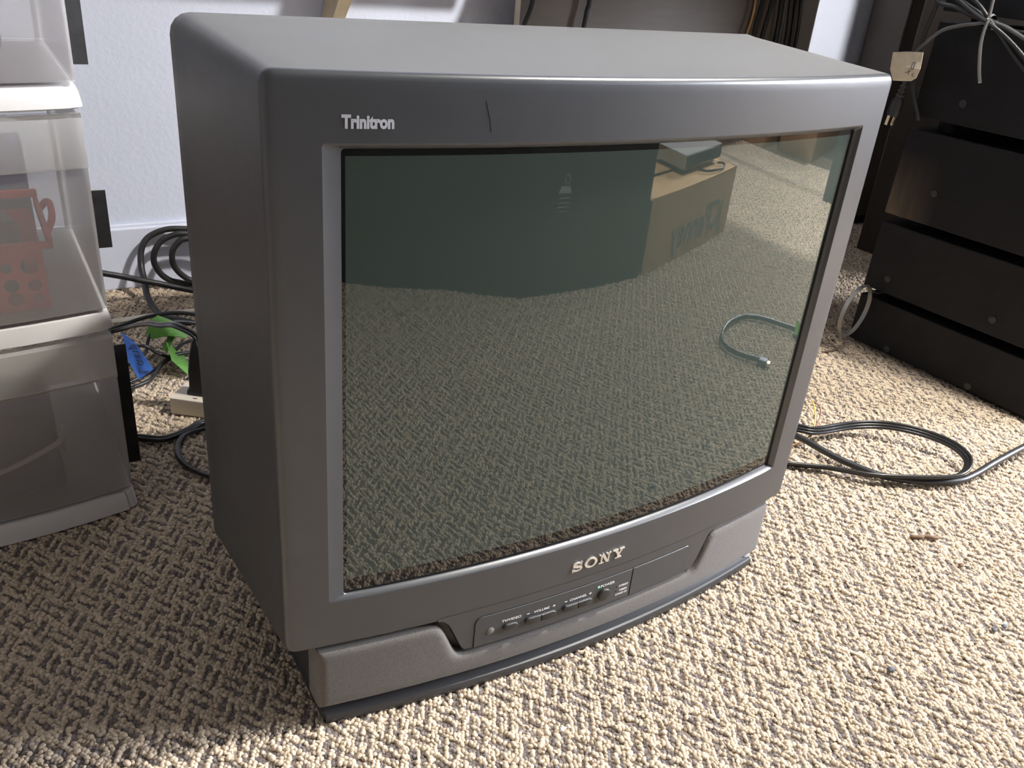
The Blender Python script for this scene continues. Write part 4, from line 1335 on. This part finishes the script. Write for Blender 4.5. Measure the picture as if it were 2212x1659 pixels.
def bx(a, b, z):
    return bp + Vector((math.cos(ba), math.sin(ba), 0)) * a + Vector((math.sin(ba), -math.cos(ba), 0)) * b + Vector((0, 0, z))


def bbox(a0, a1, b0, b1, z0, z1):
    v, f = box(a0, a1, b0, b1, z0, z1)
    return [bx(*p) for p in v], f


BL_, BD_, BHT = .645, .36, .195
obj('box_wall', join(bbox(0, BL_, 0, .004, 0, BHT), bbox(0, BL_, BD_ - .004, BD_, 0, BHT), bbox(0, .004, .004, BD_ - .004, 0, BHT), bbox(BL_ - .004, BL_, .004, BD_ - .004, 0, BHT), bbox(.004, BL_ - .004, .004, BD_ - .004, .0, .004)), M_CARD, cb)
obj('flap', sheet([bx(-.01, 0, BHT), bx(BL_, 0, BHT), bx(BL_ + .004, .17, BHT), bx(.01, .17, BHT)], .003), M_CARDIN, cb)
obj('flap', sheet([bx(0, BD_, BHT), bx(0, BD_ - .17, BHT), bx(BL_, BD_ - .17, BHT), bx(BL_, BD_, BHT)], .003, (0, 0, 1)), M_CARDIN, cb)
v, f = text_mesh('JCPenney', .1)
xs_ = [p[0] for p in v]; k_ = .42 / (max(xs_) - min(xs_))
# the front faces +y, so the words run from the right end (seen from the sofa side) to the left
obj('shop_name', ([bx(.585 - (p[0] - min(xs_)) * k_, -.0012, .036 + p[2] * 1.22) for p in v], f), M_BOXINK, cb)
dv = thing('disc_player', 'silver disc player standing on the cardboard box', 'player', tuple(bx(.40, .17, BHT)))
obj('player_case', bbox(.30, .60, .10, .31, BHT + .016, BHT + .056), M_DVD, dv)
obj('player_front', bbox(.305, .595, .094, .10, BHT + .020, BHT + .052), M_AVF, dv)
for a_, b_ in ((.33, .13), (.57, .13), (.33, .28), (.57, .28)):
    obj('foot', disc(bx(a_, b_, BHT + .004), (0, 0, 1), .010, .0125, 12), M_AV, dv)
tag(obj('player_cord', tube([bx(.40, .085, BHT + .0085), bx(.43, .04, BHT + .0085), bx(.50, .018, BHT + .0085), bx(.56, .03, BHT + .0085), bx(.58, .06, BHT + .0085), bx(.56, .08, BHT + .0085)], .004, 8), M_BLACKGLOSS, smooth=True), 'black cord looped over the edge of the cardboard box', 'cord')
fs = thing('black_console', 'large matt black cabinet on the carpet facing the television, seen in its glass', 'cabinet', (.3, -1.2, 0))
loop = [(-.30, -1.26), (-.21, -1.225), (.12, -1.155), (.349, -1.055), (.868, -1.007), (.825, -1.32), (-.30, -1.50)]
rr = [[Vector((x, y, z)) for x, y in loop] for z in (0, .60)]
obj('carcass', loft(rr, True, True), M_DARKTV, fs)
# rating marks printed on its face
fd = Vector((.88 - .349, -1.006 + 1.055, 0)).normalized()
def fpt(a, z): return Vector((.349, -1.055, 0)) + fd * a + Vector((-fd.y, fd.x, 0)) * .0012 + Vector((0, 0, z))
ring_v, ring_f = [], []
for k in range(20):
    a = 2 * math.pi * k / 20
    ring_v += [fpt(.145 + .010 * math.cos(a), .268 + .012 * math.sin(a)), fpt(.145 + .007 * math.cos(a), .268 + .009 * math.sin(a))]
for k in range(20):
    a, b = 2 * k, 2 * ((k + 1) % 20); ring_f.append((a, a + 1, b + 1, b))
tri = ([fpt(.115, .238), fpt(.165, .238), fpt(.157, .254), fpt(.123, .254)], [(0, 1, 2, 3)])
lines_ = [([fpt(.118, z), fpt(.160, z), fpt(.160, z + .002), fpt(.118, z + .002)], [(0, 1, 2, 3)]) for z in (.226, .216, .206, .196)]
obj('rating_marks', join((ring_v, ring_f), tri, *lines_), M_PRINT2, fs)
gb = thing('grey_bin', 'tall grey storage bin behind the cardboard box, seen only in the screen', 'bin', (.98, -1.62, 0))
obj('bin_body', box(.82, 1.12, -1.78, -1.48, 0, .52, .01), M_DKGREY, gb, smooth=40)
obj('bin_lid', box(.81, 1.13, -1.79, -1.47, .52, .545, .006), M_DVD, gb, smooth=40)
hd = thing('video_cable', 'black cable with a gold plug curling on the carpet in front of the television', 'cable', (1.0, -.4, 0))
PH = [(1.9, -.34, .005), (1.55, -.33, .010), (1.35, -.311, .030), (1.225, -.291, .030), (1.126, -.290, .016), (1.114, -.342, .012), (1.09, -.451, .010), (1.047, -.521, .009), (.964, -.542, .010), (.890, -.516, .012), (.851, -.472, .012), (.855, -.415, .010), (.874, -.359, .010), (.884, -.330, .011)]
obj('cord', tube(PH, .0060, 10), M_BLACKGLOSS, hd, smooth=True)
v, f = box(-.012, .012, 0, .034, .002, .015, .002)
Rm = Matrix.Rotation(math.radians(-18), 3, 'Z'); pv = Vector((.884, -.334, 0))
obj('plug_body', ([pv + Rm @ p for p in v], f), M_BLACK, hd, smooth=40)
v, f = box(-.008, .008, .034, .046, .004, .011, .001)
obj('plug_tip', ([pv + Rm @ p for p in v], f), M_GOLD, hd)
obj('green_tie', ribbon([(1.150, -.300, .016), (1.120, -.290, .030), (1.095, -.275, .010)], [(.004, .018, 0)] * 3), M_GREEN, hd)
# cartons against the right wall far behind the camera
for nm, (a, b, c, d, h), lab in (('carton', (2.78, 3.40, -2.15, -1.75, .34), 'left brown carton by the far wall seen only in the screen'), ('carton', (2.86, 3.42, -1.62, -1.22, .34), 'right brown carton by the far wall seen only in the screen')):
    t = thing(nm, lab, 'box', ((a + b) / 2, (c + d) / 2, 0))
    obj('body', box(a, b, c, d, 0, h, .002), M_CARD, t)
    obj('lid', box(a - .004, b + .004, c - .004, d + .004, h - .05, h + .004, .002), M_CARD, t)
cbn = thing('grey_case', 'grey case with a dark side lying at the right of the room', 'case', (2.6, -.62, 0))
obj('body', box(2.36, 2.9, -.80, -.42, 0, .28, .006), M_DKGREY, cbn)
obj('lid', box(2.355, 2.905, -.805, -.415, .28, .31, .004), M_DVD, cbn)

# ------------------------------------------------------------------ specks on the carpet
def speck(name, c, r, m_, lab, cat, flat=.6):
    bm = bmesh.new()
    bmesh.ops.create_icosphere(bm, subdivisions=2, radius=r)
    for v in bm.verts:
        k = 1 + .35 * math.sin(v.co.x * 900 + v.co.y * 1300) * math.cos(v.co.z * 700)
        v.co = Vector((v.co.x * k * 1.3, v.co.y * k * .8, v.co.z * k * flat)) + Vector(c)
    tag(obj(name, from_bm(bm), m_, smooth=True), lab, cat)
speck('crumb', (-.0847, -.1223, .0032), .0030, M_WHITE, 'tiny white crumb on the carpet in front of the television base', 'crumb')
speck('crumb', (.3118, -.2245, .0030), .0042, M_LINTG, 'grey crumb on the bright carpet near the bottom right of the photo', 'crumb')
speck('crumb', (.5759, -.1384, .0030), .0038, M_LINT, 'reddish brown crumb on the carpet at the right', 'crumb')
speck('crumb', (.4947, -.2397, .0030), .0034, M_LINTG, 'left of two black crumbs lying close together on the carpet', 'crumb')
speck('crumb', (.5134, -.2413, .0030), .0034, M_LINTG, 'right of two black crumbs lying close together on the carpet', 'crumb')
tag(obj('lint', tube([(.565, -.064, .003), (.575, -.072, .0045), (.583, -.073, .004), (.590, -.080, .005), (.600, -.084, .003)], .0028, 6), M_LINT, smooth=True), 'brown fluff of lint on the carpet below the black cable loop', 'lint')
